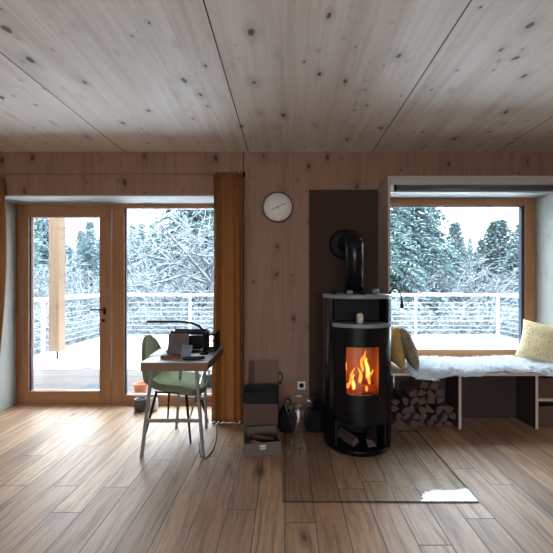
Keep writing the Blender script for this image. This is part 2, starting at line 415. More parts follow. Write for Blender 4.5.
# ------------------------------------------------------------------ room shell
struct(MB().box(XL - .2, XR + .2, YB - .2, YO, -.12, 0).build('floor', M['floor']), 'wide oak plank floor running towards the windows')
struct(MB().box(XL - .2, XR + .2, YB - .2, YO, ZC, ZC + .2).build('ceiling', M['ceiling']), 'spruce panel ceiling, its light put into a paler colour, with dark knots and seams')
DX0, DX1, DZ = -3.01, -.50, 2.235
NX0, NX1, NZ0, NZ1 = .935, 2.77, .495, 2.30
wl = MB()
wl.box(XL - .2, DX0, YW, YO, 0, ZC).box(DX0, DX1, YW, YO, DZ, ZC).box(DX1, NX0, YW, YO, 0, ZC)
wl.box(NX0, NX1, YW, YO, NZ1, ZC).box(NX0, NX1, YW, YO, 0, NZ0).box(NX1, XR + .2, YW, YO, 0, ZC)
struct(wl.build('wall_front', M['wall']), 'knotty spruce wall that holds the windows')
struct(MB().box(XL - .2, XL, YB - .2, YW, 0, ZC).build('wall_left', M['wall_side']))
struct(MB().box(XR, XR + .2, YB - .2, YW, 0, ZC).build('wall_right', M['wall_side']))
RX0, RX1, RZ0, RZ1 = -1.9, 1.5, .7, 2.3  # added rear opening, out of view, lets fill light into the room
rw = MB().box(XL, RX0, YB - .2, YB, 0, ZC).box(RX1, XR, YB - .2, YB, 0, ZC).box(RX0, RX1, YB - .2, YB, 0, RZ0).box(RX0, RX1, YB - .2, YB, RZ1, ZC)
struct(rw.build('wall_rear', M['wall']))
rf = MB()
for a, b_ in ((RX0, RX0 + .08), (-.84, -.76), (RX1 - .08, RX1)): rf.box(a, b_, YB - .14, YB - .06, RZ0, RZ1)
rf.box(RX0 + .08, RX1 - .08, YB - .14, YB - .06, RZ0, RZ0 + .08).box(RX0 + .08, RX1 - .08, YB - .14, YB - .06, RZ1 - .08, RZ1)
rear = struct(rf.build('fill_window', M['frame']), 'added unseen window behind the viewer for fill light')
# pale reveals (thin boards lining the openings)
rv = MB().box(DX0, DX0 + .012, YW + .001, YF, 0.001, DZ).box(DX0 + .012, DX1 - .012, YW + .001, YF, DZ - .012, DZ).box(DX1 - .012, DX1, YW + .001, YF, 0.001, DZ)
struct(rv.build('trim_1', M['reveal']), 'pale lining of the door opening')
rv = MB().box(NX1 - .012, NX1, YW - .33, YF, .53, NZ1 - .012).box(NX0, NX1, YW - .33, YF, NZ1 - .012, NZ1)
struct(rv.build('trim_2', M['reveal']), 'pale lining of the window seat niche')
nb = MB().box(NX0 - .022, NX0, 2.985, YW, 0, NZ1 + .02).box(NX0, NX1, 2.985, YW, NZ1, NZ1 + .02).box(NX1, NX1 + .022, 2.985, YW, 0, NZ1 + .02)
struct(nb.build('trim_3', M['panel'], bevel=.002), 'timber surround standing proud of the wall around the window seat')

portal(((DX0 + DX1) / 2, YF + .1, DZ / 2), (R(-90), 0, 0), DX1 - DX0, DZ)
portal(((NX0 + NX1) / 2, YF + .1, (NZ0 + NZ1) / 2), (R(-90), 0, 0), NX1 - NX0, NZ1 - NZ0)
portal(((RX0 + RX1) / 2, YB - .15, (RZ0 + RZ1) / 2), (R(90), 0, 0), RX1 - RX0, RZ1 - RZ0)

def frame_rect(x0, x1, z0, z1, y0, y1, l, r, b, t):
    v = MB().box(x0, x0 + l, y0, y1, z0, z1).box(x1 - r, x1, y0, y1, z0, z1)
    h = MB().box(x0 + l, x1 - r, y0, y1, z0, z0 + b).box(x0 + l, x1 - r, y0, y1, z1 - t, z1)
    mb = MB(); mb.add(v.v, v.f, 0); mb.add(h.v, h.f, 1); return mb
def XP(px, d): return (px - 287) * d / F
# glazed door
door = thing('door_1', 'glazed larch door onto the terrace, nearest the left curtain', 'door', (0, 0, 0)); del door['category']; struct(door)
dx0 = XP(16, YF); dx1 = XP(110.5, YF)
zt = H + (283 - 203.5) * YF / F; zb = .012
gx0, gx1 = XP(28.5, YF), XP(99.3, YF); gz0, gz1 = H - (391.5 - 283) * YF / F, H + (283 - 217) * YF / F
frame_rect(DX0 + .012, DX1 - .012, 0, DZ - .012, YF + .04, YF + .14, .05, .05, .035, .03).build('outer_frame', [M['frame'], M['frame_h']], door)
sash = frame_rect(dx0, dx1, zb, zt, YF, YF + .085, gx0 - dx0, dx1 - gx1, gz0 - zb, zt - gz1).build('sash', [M['frame'], M['frame_h']], door, bevel=.004)
gk = frame_rect(gx0, gx1, gz0, gz1, YF + .02, YF + .05, .014, .004, .008, .004)
gk.build('gasket', [M['gasket'], M['steel']], sash)
MB().box(gx0, gx1, YF + .03, YF + .036, gz0, gz1).build('pane', M['glass'], sash)
hp = P(104.8, 309.5, YF)
hd = MB().box(hp.x - .014, hp.x + .014, YF - .008, YF, hp.z - .055, hp.z + .02)
hd.tube([(hp.x, YF - .004, hp.z), (hp.x, YF - .05, hp.z)], .009).tube([(hp.x + .004, YF - .05, hp.z), (hp.x - .13, YF - .05, hp.z + .002)], .009)
hd.build('door_handle', M['black_matte'], door, bevel=.002)
kp = P(103.6, 318.6, YF)
MB().lathe([(.017, YF - .008), (.017, YF)], (kp.x, 0, kp.z - .02), 20, axis='Y').build('keyhole_plate', M['black_matte'], door)
for z in (.25, 1.95):
    MB().tube([(dx0 - .004, YF - .006, z), (dx0 - .004, YF - .006, z + .09)], .008, 8).build('hinge', M['steel'], door)
# fixed pane beside the door
win1 = thing('window_1', 'fixed full height pane right of the glazed door', 'window'); del win1['category']; struct(win1)
wx0 = XP(112, YF); wx1 = DX1 - .014
g0 = XP(124, YF); g1 = XP(223, YF); gz0b, gz1b = H - (395.5 - 283) * YF / F, H + (283 - 208) * YF / F
fr1 = frame_rect(wx0, wx1, zb, zt, YF, YF + .085, g0 - wx0, wx1 - g1, gz0b - zb, zt - gz1b).build('window_frame', [M['frame'], M['frame_h']], win1, bevel=.004)
frame_rect(g0, g1, gz0b, gz1b, YF + .02, YF + .05, .014, .004, .008, .004).build('gasket', [M['gasket'], M['steel']], fr1)
MB().box(g0, g1, YF + .03, YF + .036, gz0b, gz1b).build('pane', M['glass'], fr1)
struct(MB().box(DX0 + .012, DX1 - .012, YF - .03, YF, 0, .022).build('trim_4', M['frame_h']), 'larch threshold strip below the glazed door')
# seat window
win2 = thing('window_2', 'large picture window above the window seat', 'window'); del win2['category']; struct(win2)
h0, h1 = NX0 + .002, NX1 - .014
a0, a1 = NX0 + .10, XP(525, YF); z0, z1 = H - (350 - 283) * YF / F, H + (283 - 205.5) * YF / F
fr2 = frame_rect(h0, h1, NZ0 + .001, NZ1 - .013, YF, YF + .085, a0 - h0, h1 - a1, z0 - NZ0, NZ1 - .013 - z1).build('window_frame', [M['frame'], M['frame_h']], win2, bevel=.004)
gk = MB().box(a1 - .03, a1, YF + .015, YF + .06, z0, z1, 0).box(a0, a1 - .03, YF + .015, YF + .05, z1 - .01, z1, 0).box(a0, a1 - .03, YF + .015, YF + .05, z0, z0 + .005, 1)
gk.build('gasket', [M['gasket'], M['steel']], fr2)
MB().box(a0, a1, YF + .03, YF + .036, z0, z1).build('pane', M['glass'], fr2)

# ------------------------------------------------------------------ terrace and landscape
ZD = .0
struct(MB().box(-4.45, 5.25, YO + .005, 8.05, -.12, ZD).build('deck', M['deck']), 'timber terrace deck outside the windows')
# snow blanket with ragged near edge
sn = MB(); NXs, NYs = 70, 26
for j in range(NYs + 1):
    for i in range(NXs + 1):
        x = -4.44 + 9.68 * i / NXs
        near = 5.15 + .45 * noise.noise(Vector((x * .7, 1.3, 0))) + .12 * noise.noise(Vector((x * 3, 5, 0)))
        t = j / NYs; y = near + (8.04 - near) * t
        edge = min(1, t * 7)
        z = ZD + .004 + edge * (.052 + .018 * noise.noise(Vector((x * 1.1, y * 1.1, 2))))
        sn.v.append((x, y, z))
for j in range(NYs):
    for i in range(NXs):
        k = j * (NXs + 1) + i; sn.f.append([k, k + 1, k + NXs + 2, k + NXs + 1]); sn.mi.append(0); sn.smooth.append(True)
o = sn.build('deck_snow', M['snow']); tag(o, 'blanket of snow lying on the outer part of the terrace deck', 'snow', kind='stuff')

rail = thing('terrace_railing', 'white steel terrace railing with horizontal cables and snow on its handrail', 'railing', (0, 0, 0))
YR = 7.9; XA, XB = -4.3, 5.05; ZR = 1.03
for x in (XA, -2.32, -.5, 1.25, 3.08, XB):
    MB().box(x - .022, x + .022, YR - .022, YR + .022, ZD, ZR).build('post', M['white_steel'], rail)
for y in (4.2, 5.82):
    MB().box(XA - .022, XA + .022, y - .022, y + .022, ZD, ZR).build('post', M['white_steel'], rail)
    MB().box(XB - .022, XB + .022, y - .022, y + .022, ZD, ZR).build('post', M['white_steel'], rail)
hr = MB().box(XA - .03, XB + .03, YR - .03, YR + .03, ZR + .008, ZR + .03).box(XA - .03, XA + .03, 4.1, YR - .03, ZR, ZR + .03).box(XB - .03, XB + .03, 4.1, YR - .03, ZR, ZR + .03)
hrail = hr.build('handrail', M['white_steel'], rail)
def snowline(p, q, r):
    p, q = Vector(p), Vector(q); n = int((q - p).length / .15); pts = []; rs = []
    for i in range(n + 1):
        v = p.lerp(q, i / n); k = noise.noise(v * 2.3); pts.append(v + Vector((0, 0, .012 * k))); rs.append(r * (1 + .35 * k))
    return pts, rs
hs = MB()
for p, q in (((XA, YR, ZR + .045), (XB, YR, ZR + .045)), ((XA, 4.1, ZR + .045), (XA, YR, ZR + .045)), ((XB, 4.1, ZR + .045), (XB, YR, ZR + .045))):
    a, b_ = snowline(p, q, .027); hs.tube(a, b_, 8)
hs.build('snow', M['snow'], hrail, label='snow lying along the handrail')
for k in range(8):
    z = ZD + .12 + k * .108
    MB().tube([(XA, 4.1, z), (XA, YR, z)], .003, 5).tube([(XA, YR, z), (XB, YR, z)], .003, 5).tube([(XB, YR, z), (XB, 4.1, z)], .003, 5).build('cable', M['cable'], rail)

pc = P(57.2, 359, 5.64)
tp = thing('timber_post', 'pale pine roof post on a steel foot standing in the deck snow', 'post', (pc.x, 5.64, ZD))
MB().box(-.085, .085, -.085, .085, .19, 3.9).build('timber', M['post_wood'], tp, bevel=.004)
MB().box(-.055, .055, -.055, .055, .0, .01).tube([(0, 0, .01), (0, 0, .19)], .018, 10).build('steel_foot', M['rubber'], tp)
MB().box(-.19 + pc.x, .19 + pc.x, 3.81, 6.0, 3.9, 4.1).box(pc.x - .1, 5.3, 5.54, 5.74, 3.75, 3.9).build('roof_beam', M['post_wood'])
tag(bpy.data.objects['roof_beam'], 'pine beam carried by the terrace post above the deck', 'beam')
MB().box(XP(77, 4.1), XP(104, 4.1), 4.10, 4.38, ZD, ZD + .015).build('door_mat', M['mat'])
tag(bpy.data.objects['door_mat'], 'wet blue-grey mat on the deck just outside the glazed door', 'mat')
cl = MB(); pa = P(64, 228, 5.62); pb = P(214, 262, 10.9)
pts = [pa.lerp(pb, i / 16) - Vector((0, 0, .55 * math.sin(PI * i / 16) * .4)) for i in range(17)]
cl.tube(pts, .008, 5); tag(cl.build('washing_line', M['bark']), 'thin dark line stretched from the pine post to the bare tree', 'line')

# terrain
def gz(x, y):
    z = -1.3 + max(0, y - 11.5) * .17
    if y > 48: z = -1.3 + 36.5 * .17 + (y - 48) * .01
    return z + .35 * noise.noise(Vector((x * .12, y * .12, 0)))
tr = MB(); nx_, ny_ = 60, 60
for j in range(ny_ + 1):
    for i in range(nx_ + 1):
        x = -60 + 130 * i / nx_; y = YO + .3 + 86 * (j / ny_) ** 1.4; tr.v.append((x, y, gz(x, y)))
for j in range(ny_):
    for i in range(nx_):
        k = j * (nx_ + 1) + i; tr.f.append([k, k + 1, k + nx_ + 2, k + nx_ + 1]); tr.mi.append(0); tr.smooth.append(True)
struct(tr.build('ground', M['brush']), 'snow covered garden slope')

def branchy(bm, sm, p, d, L, r, depth, rng, droop=.0, nb=4, snow=.75, minr=.004):
    """recursive bare branches; snow strips lie on top"""
    n = 5; pts = [p.copy()]; dd = d.copy()
    for i in range(n):
        dd = (dd + Vector((rng.uniform(-1, 1), rng.uniform(-1, 1), rng.uniform(-.8, .8) - droop)) * .17).normalized()
        pts.append(pts[-1] + dd * L / n)
    rs = [max(minr, r * (1 - .6 * i / n)) for i in range(n + 1)]
    bm.tube(pts, rs, 4 if depth < 2 else 6, cap=False, sm=True)
    if rng.random() < snow:
        i0 = rng.randint(0, 1)
        sp = [q + Vector((0, 0, rs[i] * .8 + .006)) for i, q in enumerate(pts)][i0:]
        sm.tube(sp, [max(.0075, x * .85) for x in rs[i0:]], 4, cap=False, sm=True)
    if depth <= 0: return
    for k in range(nb):
        i = rng.randint(1, n); q = pts[i]
        a = Vector((rng.uniform(-1, 1), rng.uniform(-1, 1), rng.uniform(-.5, .9))).normalized()
        nd = (dd * .75 + a * .85).normalized()
        branchy(bm, sm, q, nd, L * rng.uniform(.5, .78), rs[i] * .6, depth - 1, rng, droop, nb, snow, minr)

def make_shrub(seed, h):
    rng = random.Random(seed); bm, sm = MB(), MB()
    for k in range(9):
        a = rng.uniform(0, 2 * PI); t = rng.uniform(.15, .75)
        d = Vector((math.cos(a) * t, math.sin(a) * t, 1)).normalized()
        branchy(bm, sm, Vector((math.cos(a) * .1, math.sin(a) * .1, 0)), d, h * .5, .020, 3, rng, .15, 4, .75, .0055)
    root = thing('bare_shrub', '', 'shrub')
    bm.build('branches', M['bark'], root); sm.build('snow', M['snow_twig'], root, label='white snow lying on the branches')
    return root
def make_conifer(seed, h, rad, mat, dens=1.0, snowp=.5):
    rng = random.Random(seed); fm, sm, tm = MB(), MB(), MB()
    tm.tube([(0, 0, 0), (0, 0, h * .5), (0, 0, h)], [h * .018, h * .011, .02], 8)
    nbr = int(230 * dens)
    for k in range(nbr):
        t = .06 + .94 * (k / nbr); z = h * t; L = rad * (1 - t) ** .8 * rng.uniform(.75, 1.15) + .15
        a = k * 2.399 + rng.uniform(-.3, .3); dh = Vector((math.cos(a), math.sin(a), 0)); sd = Vector((-math.sin(a), math.cos(a), 0))
        n = max(4, int(L / .17)); prev = None
        for i in range(n):
            u = (i + .5) / n; p = Vector((0, 0, z)) + dh * L * u + Vector((0, 0, .12 * L * math.sin(u * PI * .8) - .34 * L * u * u))
            for s in (-1, 1):
                tl = (.16 + .30 * L * (1 - u) * .6 + .08) * rng.uniform(.7, 1.2)
                td = (dh * rng.uniform(.4, .8) + sd * s + Vector((0, 0, rng.uniform(-.45, -.05)))).normalized()
                wv = Vector((0, 0, 1)) * .02 + dh * .06
                mid = p + td * tl * .5; tip = p + td * tl + Vector((0, 0, -.06))
                wd = .055 + .03 * rng.random()
                fm.add([p, mid + dh * wd + Vector((0, 0, -.02)), tip, mid - dh * wd + Vector((0, 0, -.02))], [(0, 1, 2), (0, 2, 3)], 0)
                fm.add([p, mid + Vector((0, 0, -.09)) , tip, mid + Vector((0, 0, .012))], [(0, 1, 2, 3)], 0)
                if rng.random() < snowp:
                    q = Vector((0, 0, .022)); m2 = p + td * tl * .45
                    sm.add([p + q, m2 + dh * wd * .8 + q, p + td * tl * .88 + q, m2 - dh * wd * .8 + q, m2 + q * 2.4], [(0, 1, 4), (1, 2, 4), (2, 3, 4), (3, 0, 4)], 0)
    root = thing('snowy_conifer', '', 'tree')
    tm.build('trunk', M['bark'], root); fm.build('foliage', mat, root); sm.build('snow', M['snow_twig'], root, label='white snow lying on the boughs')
    return root
def plant(proto, used, x, y, s, rz, label, group=None, dz=0.0, sz=None):
    o = proto if not used else copy_tree(proto)
    o.location = (x, y, gz(x, y) - .05 + dz); o.scale = (s, s, sz or s); o.rotation_euler = (0, 0, rz); o['label'] = label
    if group: o['group'] = group
    return o
con_a = make_conifer(11, 9, 2.3, M['needles'], 1.1, .32)
con_b = make_conifer(23, 7, 1.9, M['needles'], 1.0, .6)
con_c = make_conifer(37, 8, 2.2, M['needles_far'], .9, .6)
shr = [make_shrub(s, 3.4) for s in (3, 8, 15)]
# named conifers: (px, depth, proto, scale)
cons = [
 (412, 15.5, con_a, 1.12, 'tall dark conifer with hanging boughs at the left of the picture window'),
 (383, 13.5, con_a, .95, 'dark conifer half hidden behind the stove pipe side of the picture window'),
 (498, 19.0, con_b, 1.25, 'snow laden conifer below the sky gap in the picture window'),
 (528, 16.0, con_b, 1.1, 'snowy conifer at the right edge of the picture window'),
 (194, 18.0, con_b, 1.55, 'tall snow laden conifer behind the bare tree beside the ochre curtain'),
 (142, 22.0, con_c, .62, 'low haze-tinted conifer left of the bare tree in the fixed pane'),
 (44, 17.0, con_c, .86, 'haze-tinted conifer left of the pine post through the glazed door'),
 (90, 20.0, con_c, .62, 'low haze-tinted conifer right of the pine post through the glazed door'),
 (455, 17.0, con_b, .7, 'small snowy conifer in the middle of the picture window'),
]
seen = set()
for i, (px, d, pr, s, lab) in enumerate(cons):
    x = XP(px, d); plant(pr, pr.name in seen, x, d, s, i * 1.3, lab, 'conifers in the garden', 0, {498: .70, 528: .72}.get(px)); seen.add(pr.name)
ORD = ['first', 'second', 'third', 'fourth', 'fifth', 'sixth', 'seventh', 'eighth', 'ninth', 'tenth', 'eleventh', 'twelfth', 'thirteenth', 'fourteenth']
def row_px(step, jit, rng):
    """pixel columns that show through the two glazed openings, with where-they-are words"""
    out = []
    for (a, b, nm) in ((30, 104, 'glazed door'), (120, 226, 'fixed pane'), (384, 536, 'picture window')):
        xs = [a + step * (i + .5) + rng.uniform(-jit, jit) for i in range(int(round((b - a) / step)))]
        out += [(px, nm, ORD[i]) for i, px in enumerate(sorted(xs))]
    return out
rng = random.Random(5)
for px, nm, k in row_px(19, 6, rng):
    d = rng.uniform(27, 44); x = XP(px, d); hh = .70 if px < 165 else .98
    if px > 436: hh = .46
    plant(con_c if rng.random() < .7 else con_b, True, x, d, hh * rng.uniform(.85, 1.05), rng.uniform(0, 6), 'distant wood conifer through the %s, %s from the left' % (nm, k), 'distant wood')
for px, nm, k in row_px(17, 5, rng):
    d = rng.uniform(16, 22); x = XP(px, d)
    plant(con_c if rng.random() < .6 else con_a, True, x, d, rng.uniform(.34, .46), rng.uniform(0, 6), 'low young conifer behind the shrubs through the %s, %s from the left' % (nm, k), 'young conifers on the slope', 0, .42)
first = [True] * 3
def shrub(px, d, s, lab, grp):
    k = rng.randint(0, 2); used = not first[k]; first[k] = False
    plant(shr[k], used, XP(px, d), d, s, rng.uniform(0, 6), lab, grp, 0)
for px, nm, k in row_px(23, 6, rng):
    shrub(px, rng.uniform(9.6, 11.3), rng.uniform(.55, .82), 'snowy bare shrub close behind the railing through the %s, %s from the left' % (nm, k), 'bare shrubs beyond the railing')
for px, nm, k in row_px(27, 7, rng):
    shrub(px, rng.uniform(13, 19), rng.uniform(.9, 1.25), 'snowy bare shrub up the slope through the %s, %s from the left' % (nm, k), 'bare shrubs up the slope')
# the bare tree with long snowy limbs beside the curtain
rt = P(212, 286, 10.6); base = Vector((rt.x, rt.y, gz(rt.x, rt.y)))
bt = thing('bare_tree', 'large bare tree with long snow lined limbs reaching left behind the railing', 'tree', base)
bmn, smn = MB(), MB(); rg = random.Random(4)
def limb(pix, r0, r1, dd=0.0):
    pts = [P(110 + .2532 * x, 160 + .2532 * y, 10.6 - dd * i) - base for i, (x, y) in enumerate(pix)]
    n = len(pts); rs = [r0 + (r1 - r0) * i / (n - 1) for i in range(n)]
    bmn.tube(pts, rs, 7, cap=False); smn.tube([p + Vector((0, 0, rs[i] * .85)) for i, p in enumerate(pts)], [r * .62 for r in rs], 6, cap=False)
    for i in range(1, n):
        for k in range(4):
            q = pts[i].lerp(pts[i - 1], rg.random()); a = Vector((rg.uniform(-1, .4), rg.uniform(-.5, .5), rg.uniform(-.6, 1))).normalized()
            branchy(bmn, smn, q, a, rg.uniform(.5, 1.1), rs[i] * .35, 2, rg, .05, 3, .7, .004)
bmn.tube([(0, 0, 0), (.05, 0, .8), tuple(rt - base)], [.17, .13, .10], 10)
limb([(400, 490), (350, 430), (300, 370), (255, 320), (220, 280), (160, 200)], .055, .02, .1)
limb([(395, 485), (330, 440), (240, 400), (190, 360), (150, 290), (70, 255), (20, 250)], .06, .018, -.08)
limb([(390, 490), (290, 455), (220, 480), (130, 495), (60, 500)], .045, .015, .05)
limb([(400, 480), (380, 420), (362, 380), (370, 330), (300, 320)], .035, .014, -.05)
limb([(405, 480), (420, 380), (430, 250), (400, 120), (410, 20)], .07, .03, .0)
limb([(240, 400), (150, 380), (90, 400), (30, 390)], .03, .012, .0)
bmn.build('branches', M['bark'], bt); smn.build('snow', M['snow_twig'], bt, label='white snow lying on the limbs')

# things just outside the glass
tpn = P(140.8, 388, 4.02)
MB().lathe([(.05, 0), (.06, .01), (.082, .12), (.088, .13), (.082, .135), (.074, .125), (.055, .03), (.0, .03)], (tpn.x, 4.02, ZD + .02), 24).build('terracotta_pot', M['terracotta'], origin=(tpn.x, 4.02, ZD))
o = bpy.data.objects['terracotta_pot']; tag(o, 'small terracotta pot standing outside behind the olive chair', 'pot'); o.location.z -= .02
tw = P(209, 395, 4.35); tw.z = ZD
pt = thing('potted_climber', 'small pot with a wire climbing frame and dry stems outside beside the curtain', 'plant', (tw.x, 4.35, ZD))
MB().lathe([(.09, 0), (.12, .16), (.125, .17), (.11, .17), (.10, .15), (0, .15)], (0, 0, 0), 20).build('pot', M['dark_ceramic'], pt)
mm = MB()
for a in (-.1, 0, .1): mm.tube([(a, 0, .14), (a * 1.1, .01, .62)], .004, 5)
for z in (.3, .42, .54): mm.tube([(-.11, 0, z), (.11, 0, z)], .004, 5)
mm.build('climbing_frame', M['alu_dark'], pt)
m1, m2 = MB(), MB(); rr = random.Random(9)
for k in range(5): branchy(m1, m2, Vector((rr.uniform(-.05, .05), 0, .14)), Vector((rr.uniform(-.3, .3), 0, 1)).normalized(), .32, .005, 1, rr, 0, 3, .2, .0025)
m1.build('stems', M['bark'], pt)

# ------------------------------------------------------------------ curtains and rail
def curtain_mesh(x0, x1, z0, z1, y, folds, amp, seed):
    """hanging cloth, loosely gathered, with hem; real folds in depth"""
    mb = MB(); n, m = folds * 14, 40
    for j in range(m + 1):
        t = j / m; z = z1 + (z0 - z1) * t
        for i in range(n + 1):
            u = i / n; wob = noise.noise(Vector((u * 4, t * 1.4, seed))) * .35
            x = x0 + (x1 - x0) * u + .012 * t * math.sin(u * 9 + seed) + (x1 - x0) * .06 * (u - .5) * t
            yy = y + amp * (.55 + .45 * t) * (math.sin(2 * PI * folds * (u + .10 * wob) + .5 * math.sin(5 * u)) * (.75 + .5 * math.sin(7 * u + seed))) + .02 * wob * t
            yy += .11 * math.exp(-((u if seed < 3 else 1 - u) * 9)) * math.sin(PI * min(1, .25 + t * .9))
            mb.v.append((x, yy, z))
    for j in range(m):
        for i in range(n):
            k = j * (n + 1) + i; mb.f.append([k, k + 1, k + n + 2, k + n + 1]); mb.mi.append(0); mb.smooth.append(True)
    return mb
for nm, lab, x0, x1, z0, z1, fo, sd in (
    ('right', 'ochre curtain hanging between the fixed pane and the clock', -.728, -.425, .004, 2.42, 5, 1.0),
    ('left', 'ochre curtain at the far left edge beside the glazed door', -3.16, -2.80, .06, 2.39, 6, 4.0)):
    t = thing('curtain', lab, 'curtain', ((x0 + x1) / 2, 3.185, z0), group='ochre curtains')
    o = curtain_mesh(x0 - (x0 + x1) / 2, x1 - (x0 + x1) / 2, 0, z1 - z0, 0, fo, .030, sd).build('cloth', M['curtain'], t)
    s = o.modifiers.new('thickness', 'SOLIDIFY'); s.thickness = .0015
    hm = MB()
    for k in range(fo):
        xx = (x0 - x1) / 2 + (x1 - x0) * (k + .5) / fo
        hm.tube([(xx, .0, z1 - z0 - .02), (xx, .0, z1 - z0 + .0)], .004, 6)
    hm.build('heading_hooks', M['steel'], t)
rl = thing('curtain_wire', 'thin steel curtain wire stretched over the glazed door', 'curtain rail', (0, 0, 0))
zr = 2.405
MB().tube([(-3.3, 3.255, zr + .022), (-.43, 3.255, zr + .022)], .003, 6).build('wire', M['alu_dark'], rl)
for x in (-3.32, -.43):
    MB().lathe([(.02, 3.235), (.02, 3.25), (.011, 3.255), (.011, 3.32)], (x, 0, zr + .022), 14, axis='Y').build('bracket', M['black_matte'], rl)

# ------------------------------------------------------------------ clock
ck = P(277.7, 206.8, 3.29)
clk = thing('wall_clock', 'round cream wall clock with walnut rim beside the ochre curtain', 'clock', (ck.x, YW, ck.z))
MB().lathe([(.140, -.012), (.142, -.036), (.150, -.038), (.154, -.03), (.154, 0), (.0, 0), (0, -.012)], (0, 0, 0), 48, axis='Y').build('rim', M['rim'], clk)
MB().lathe([(.141, -.022), (.141, -.013)], (0, 0, 0), 48, axis='Y').build('face', M['clock_face'], clk)
tk = MB()
for k in range(60):
    a = 2 * PI * k / 60; r0 = .098 if k % 5 == 0 else .120
    mt = Matrix.Rotation(-a, 4, 'Y'); tk.box(-.0009, .0009, -.0235, -.022, r0, .134, 0, mt)
tk.build('minute_marks', M['tick'], clk)
def hand(ang, L, wd, back, y, nm):
    mt = Matrix.Rotation(R(ang), 4, 'Y')
    MB().prism([(-wd, -back), (wd, -back), (wd * .6, L), (-wd * .6, L)], y - .0015, y, 0, mt).build(nm, M['ink'], clk)
hand(245.5, .070, .0035, .012, -.0255, 'hour_hand')
hand(66.5, .100, .0028, .012, -.0285, 'minute_hand')
MB().lathe([(.006, -.032), (.006, -.0235)], (0, 0, 0), 16, axis='Y').build('hub', M['ink'], clk)

# ------------------------------------------------------------------ hearth plate on wall, stove
o = MB().box(XP(309, YW), NX0 - .024, YW - .012, YW, .0, H + (283 - 190) * YW / F).build('wall_plate', M['backplate'], bevel=.001)
tag(o, 'dark bronze heat shield panel on the wall behind the stove', 'panel')
SC = (.594, 2.82, 0); Rr = .284
stv = thing('wood_stove', 'round black wood stove with a fire burning behind its glass', 'stove', SC)
c0 = (0, 0, 0)
MB().arc(c0, Rr - .012, Rr, 50, 310, .03, 1.225).build('side_shell', M['black'], stv)
MB().lathe([(Rr - .02, 0), (Rr - .005, .012), (Rr, .03), (Rr, .045), (0, .045)], c0, 64, sm=False).build('base', M['black'], stv, bevel=.002)
MB().arc(c0, Rr - .03, Rr, -50, 50, .25, .325).build('lower_panel', M['black'], stv)
# wood store
ws = MB().box(-.205, .205, .06, .075, .045, .25).box(-.205, -.19, -.17, .06, .045, .25).box(.19, .205, -.17, .06, .045, .25)
ws.build('log_store_lining', M['black_matte'], stv)
dk = MB().lathe([(Rr - .014, .25), (Rr - .014, .262)], c0, 48, sm=False); dk.build('floor_plate', M['black_matte'], stv)
# door
dr = MB()
zg0, zg1 = .485, .853
dr.arc(c0, Rr - .014, Rr + .006, -48, 50, .330, zg0).arc(c0, Rr - .014, Rr + .006, -48, 50, zg1, 1.0)
dr.arc(c0, Rr - .014, Rr + .006, -48, -28, zg0, zg1).arc(c0, Rr - .014, Rr + .006, 27, 50, zg0, zg1)
door_o = dr.build('fire_door', M['black'], stv)
MB().arc(c0, Rr - .006, Rr - .002, -28, 27, zg0, zg1).build('fire_glass', M['stove_glass'], door_o)
ha = R(56); hx, hy = math.sin(ha), -math.cos(ha); hr_ = Rr + .03
hb = MB().tube([((hr_) * hx, (hr_) * hy, .50), (hr_ * hx, hr_ * hy, .615)], .010, 12)
hb.build('door_handle', M['steel'], door_o)
hs = MB()
for z in (.515, .60): hs.tube([((Rr - .005) * hx, (Rr - .005) * hy, z), (hr_ * hx, hr_ * hy, z)], .006, 8)
hs.build('handle_mount', M['black_matte'], door_o)
# firebox
fb = MB().box(-.17, .17, .10, .12, .40, .93).box(-.17, -.155, -.19, .10, .40, .93).box(.155, .17, -.19, .10, .40, .93).box(-.155, .155, -.20, .10, .38, .40).box(-.155, .155, -.20, .10, .93, .945)
fbx = fb.build('firebox', M['firebrick'], stv)
ll = MB(); rg = random.Random(2)
for (x0_, y0_, zz, x1_, y1_, z1_, r) in ((-.12, -.06, .44, .12, .0, .45, .035), (-.10, .03, .45, .13, -.10, .48, .032), (-.05, -.13, .43, .05, .05, .53, .03)):
    n = 6; ll.tube([Vector((x0_, y0_, zz)).lerp(Vector((x1_, y1_, z1_)), i / n) + Vector((0, 0, rg.uniform(-.004, .004))) for i in range(n + 1)], [r * rg.uniform(.85, 1.1) for i in range(n + 1)], 7, sm=False)
ll.build('burning_logs', M['ember'], fbx)
def flame(x, y, z, h, r, seed, mat, nm):
    mb = MB(); n = 12; rg = random.Random(seed); pts = []; rs = []
    for i in range(n + 1):
        t = i / n
        pts.append((x + .30 * h * math.sin(t * 5 + seed) * t * .5, y + .04 * math.sin(t * 4 + seed * 2) * t, z + h * t))
        rs.append(max(.0015, r * (math.sin(PI * min(1, .12 + t * .88)) ** .8) * (1 - t * .45)))
    mb.tube(pts, rs, 10); o = mb.build(nm, mat, fbx); return o
for a in ((.075, -.06, .55, .24, .022, 1.0), (-.045, -.09, .47, .17, .022, 2.2), (.10, -.05, .50, .14, .015, 3.6), (.02, -.03, .50, .13, .018, 5.2), (-.085, -.06, .46, .09, .018, 4.1), (.06, -.11, .46, .06, .014, .4), (.05, -.02, .60, .16, .014, 2.9)):
    flame(*a, M['flame'], 'flame')
for a in ((.076, -.078, .57, .16, .012, 1.0), (-.044, -.108, .48, .11, .012, 2.2)):
    flame(*a, M['flame_core'], 'flame')
fl = bpy.data.lights.new('fire_light', 'POINT'); fl.energy = .16; fl.color = (1, .27, .04); fl.shadow_soft_size = .03
fo = bpy.data.objects.new('fire_light', fl); COL.objects.link(fo); fo.parent = stv; fo.location = (0.0, -.13, .66)
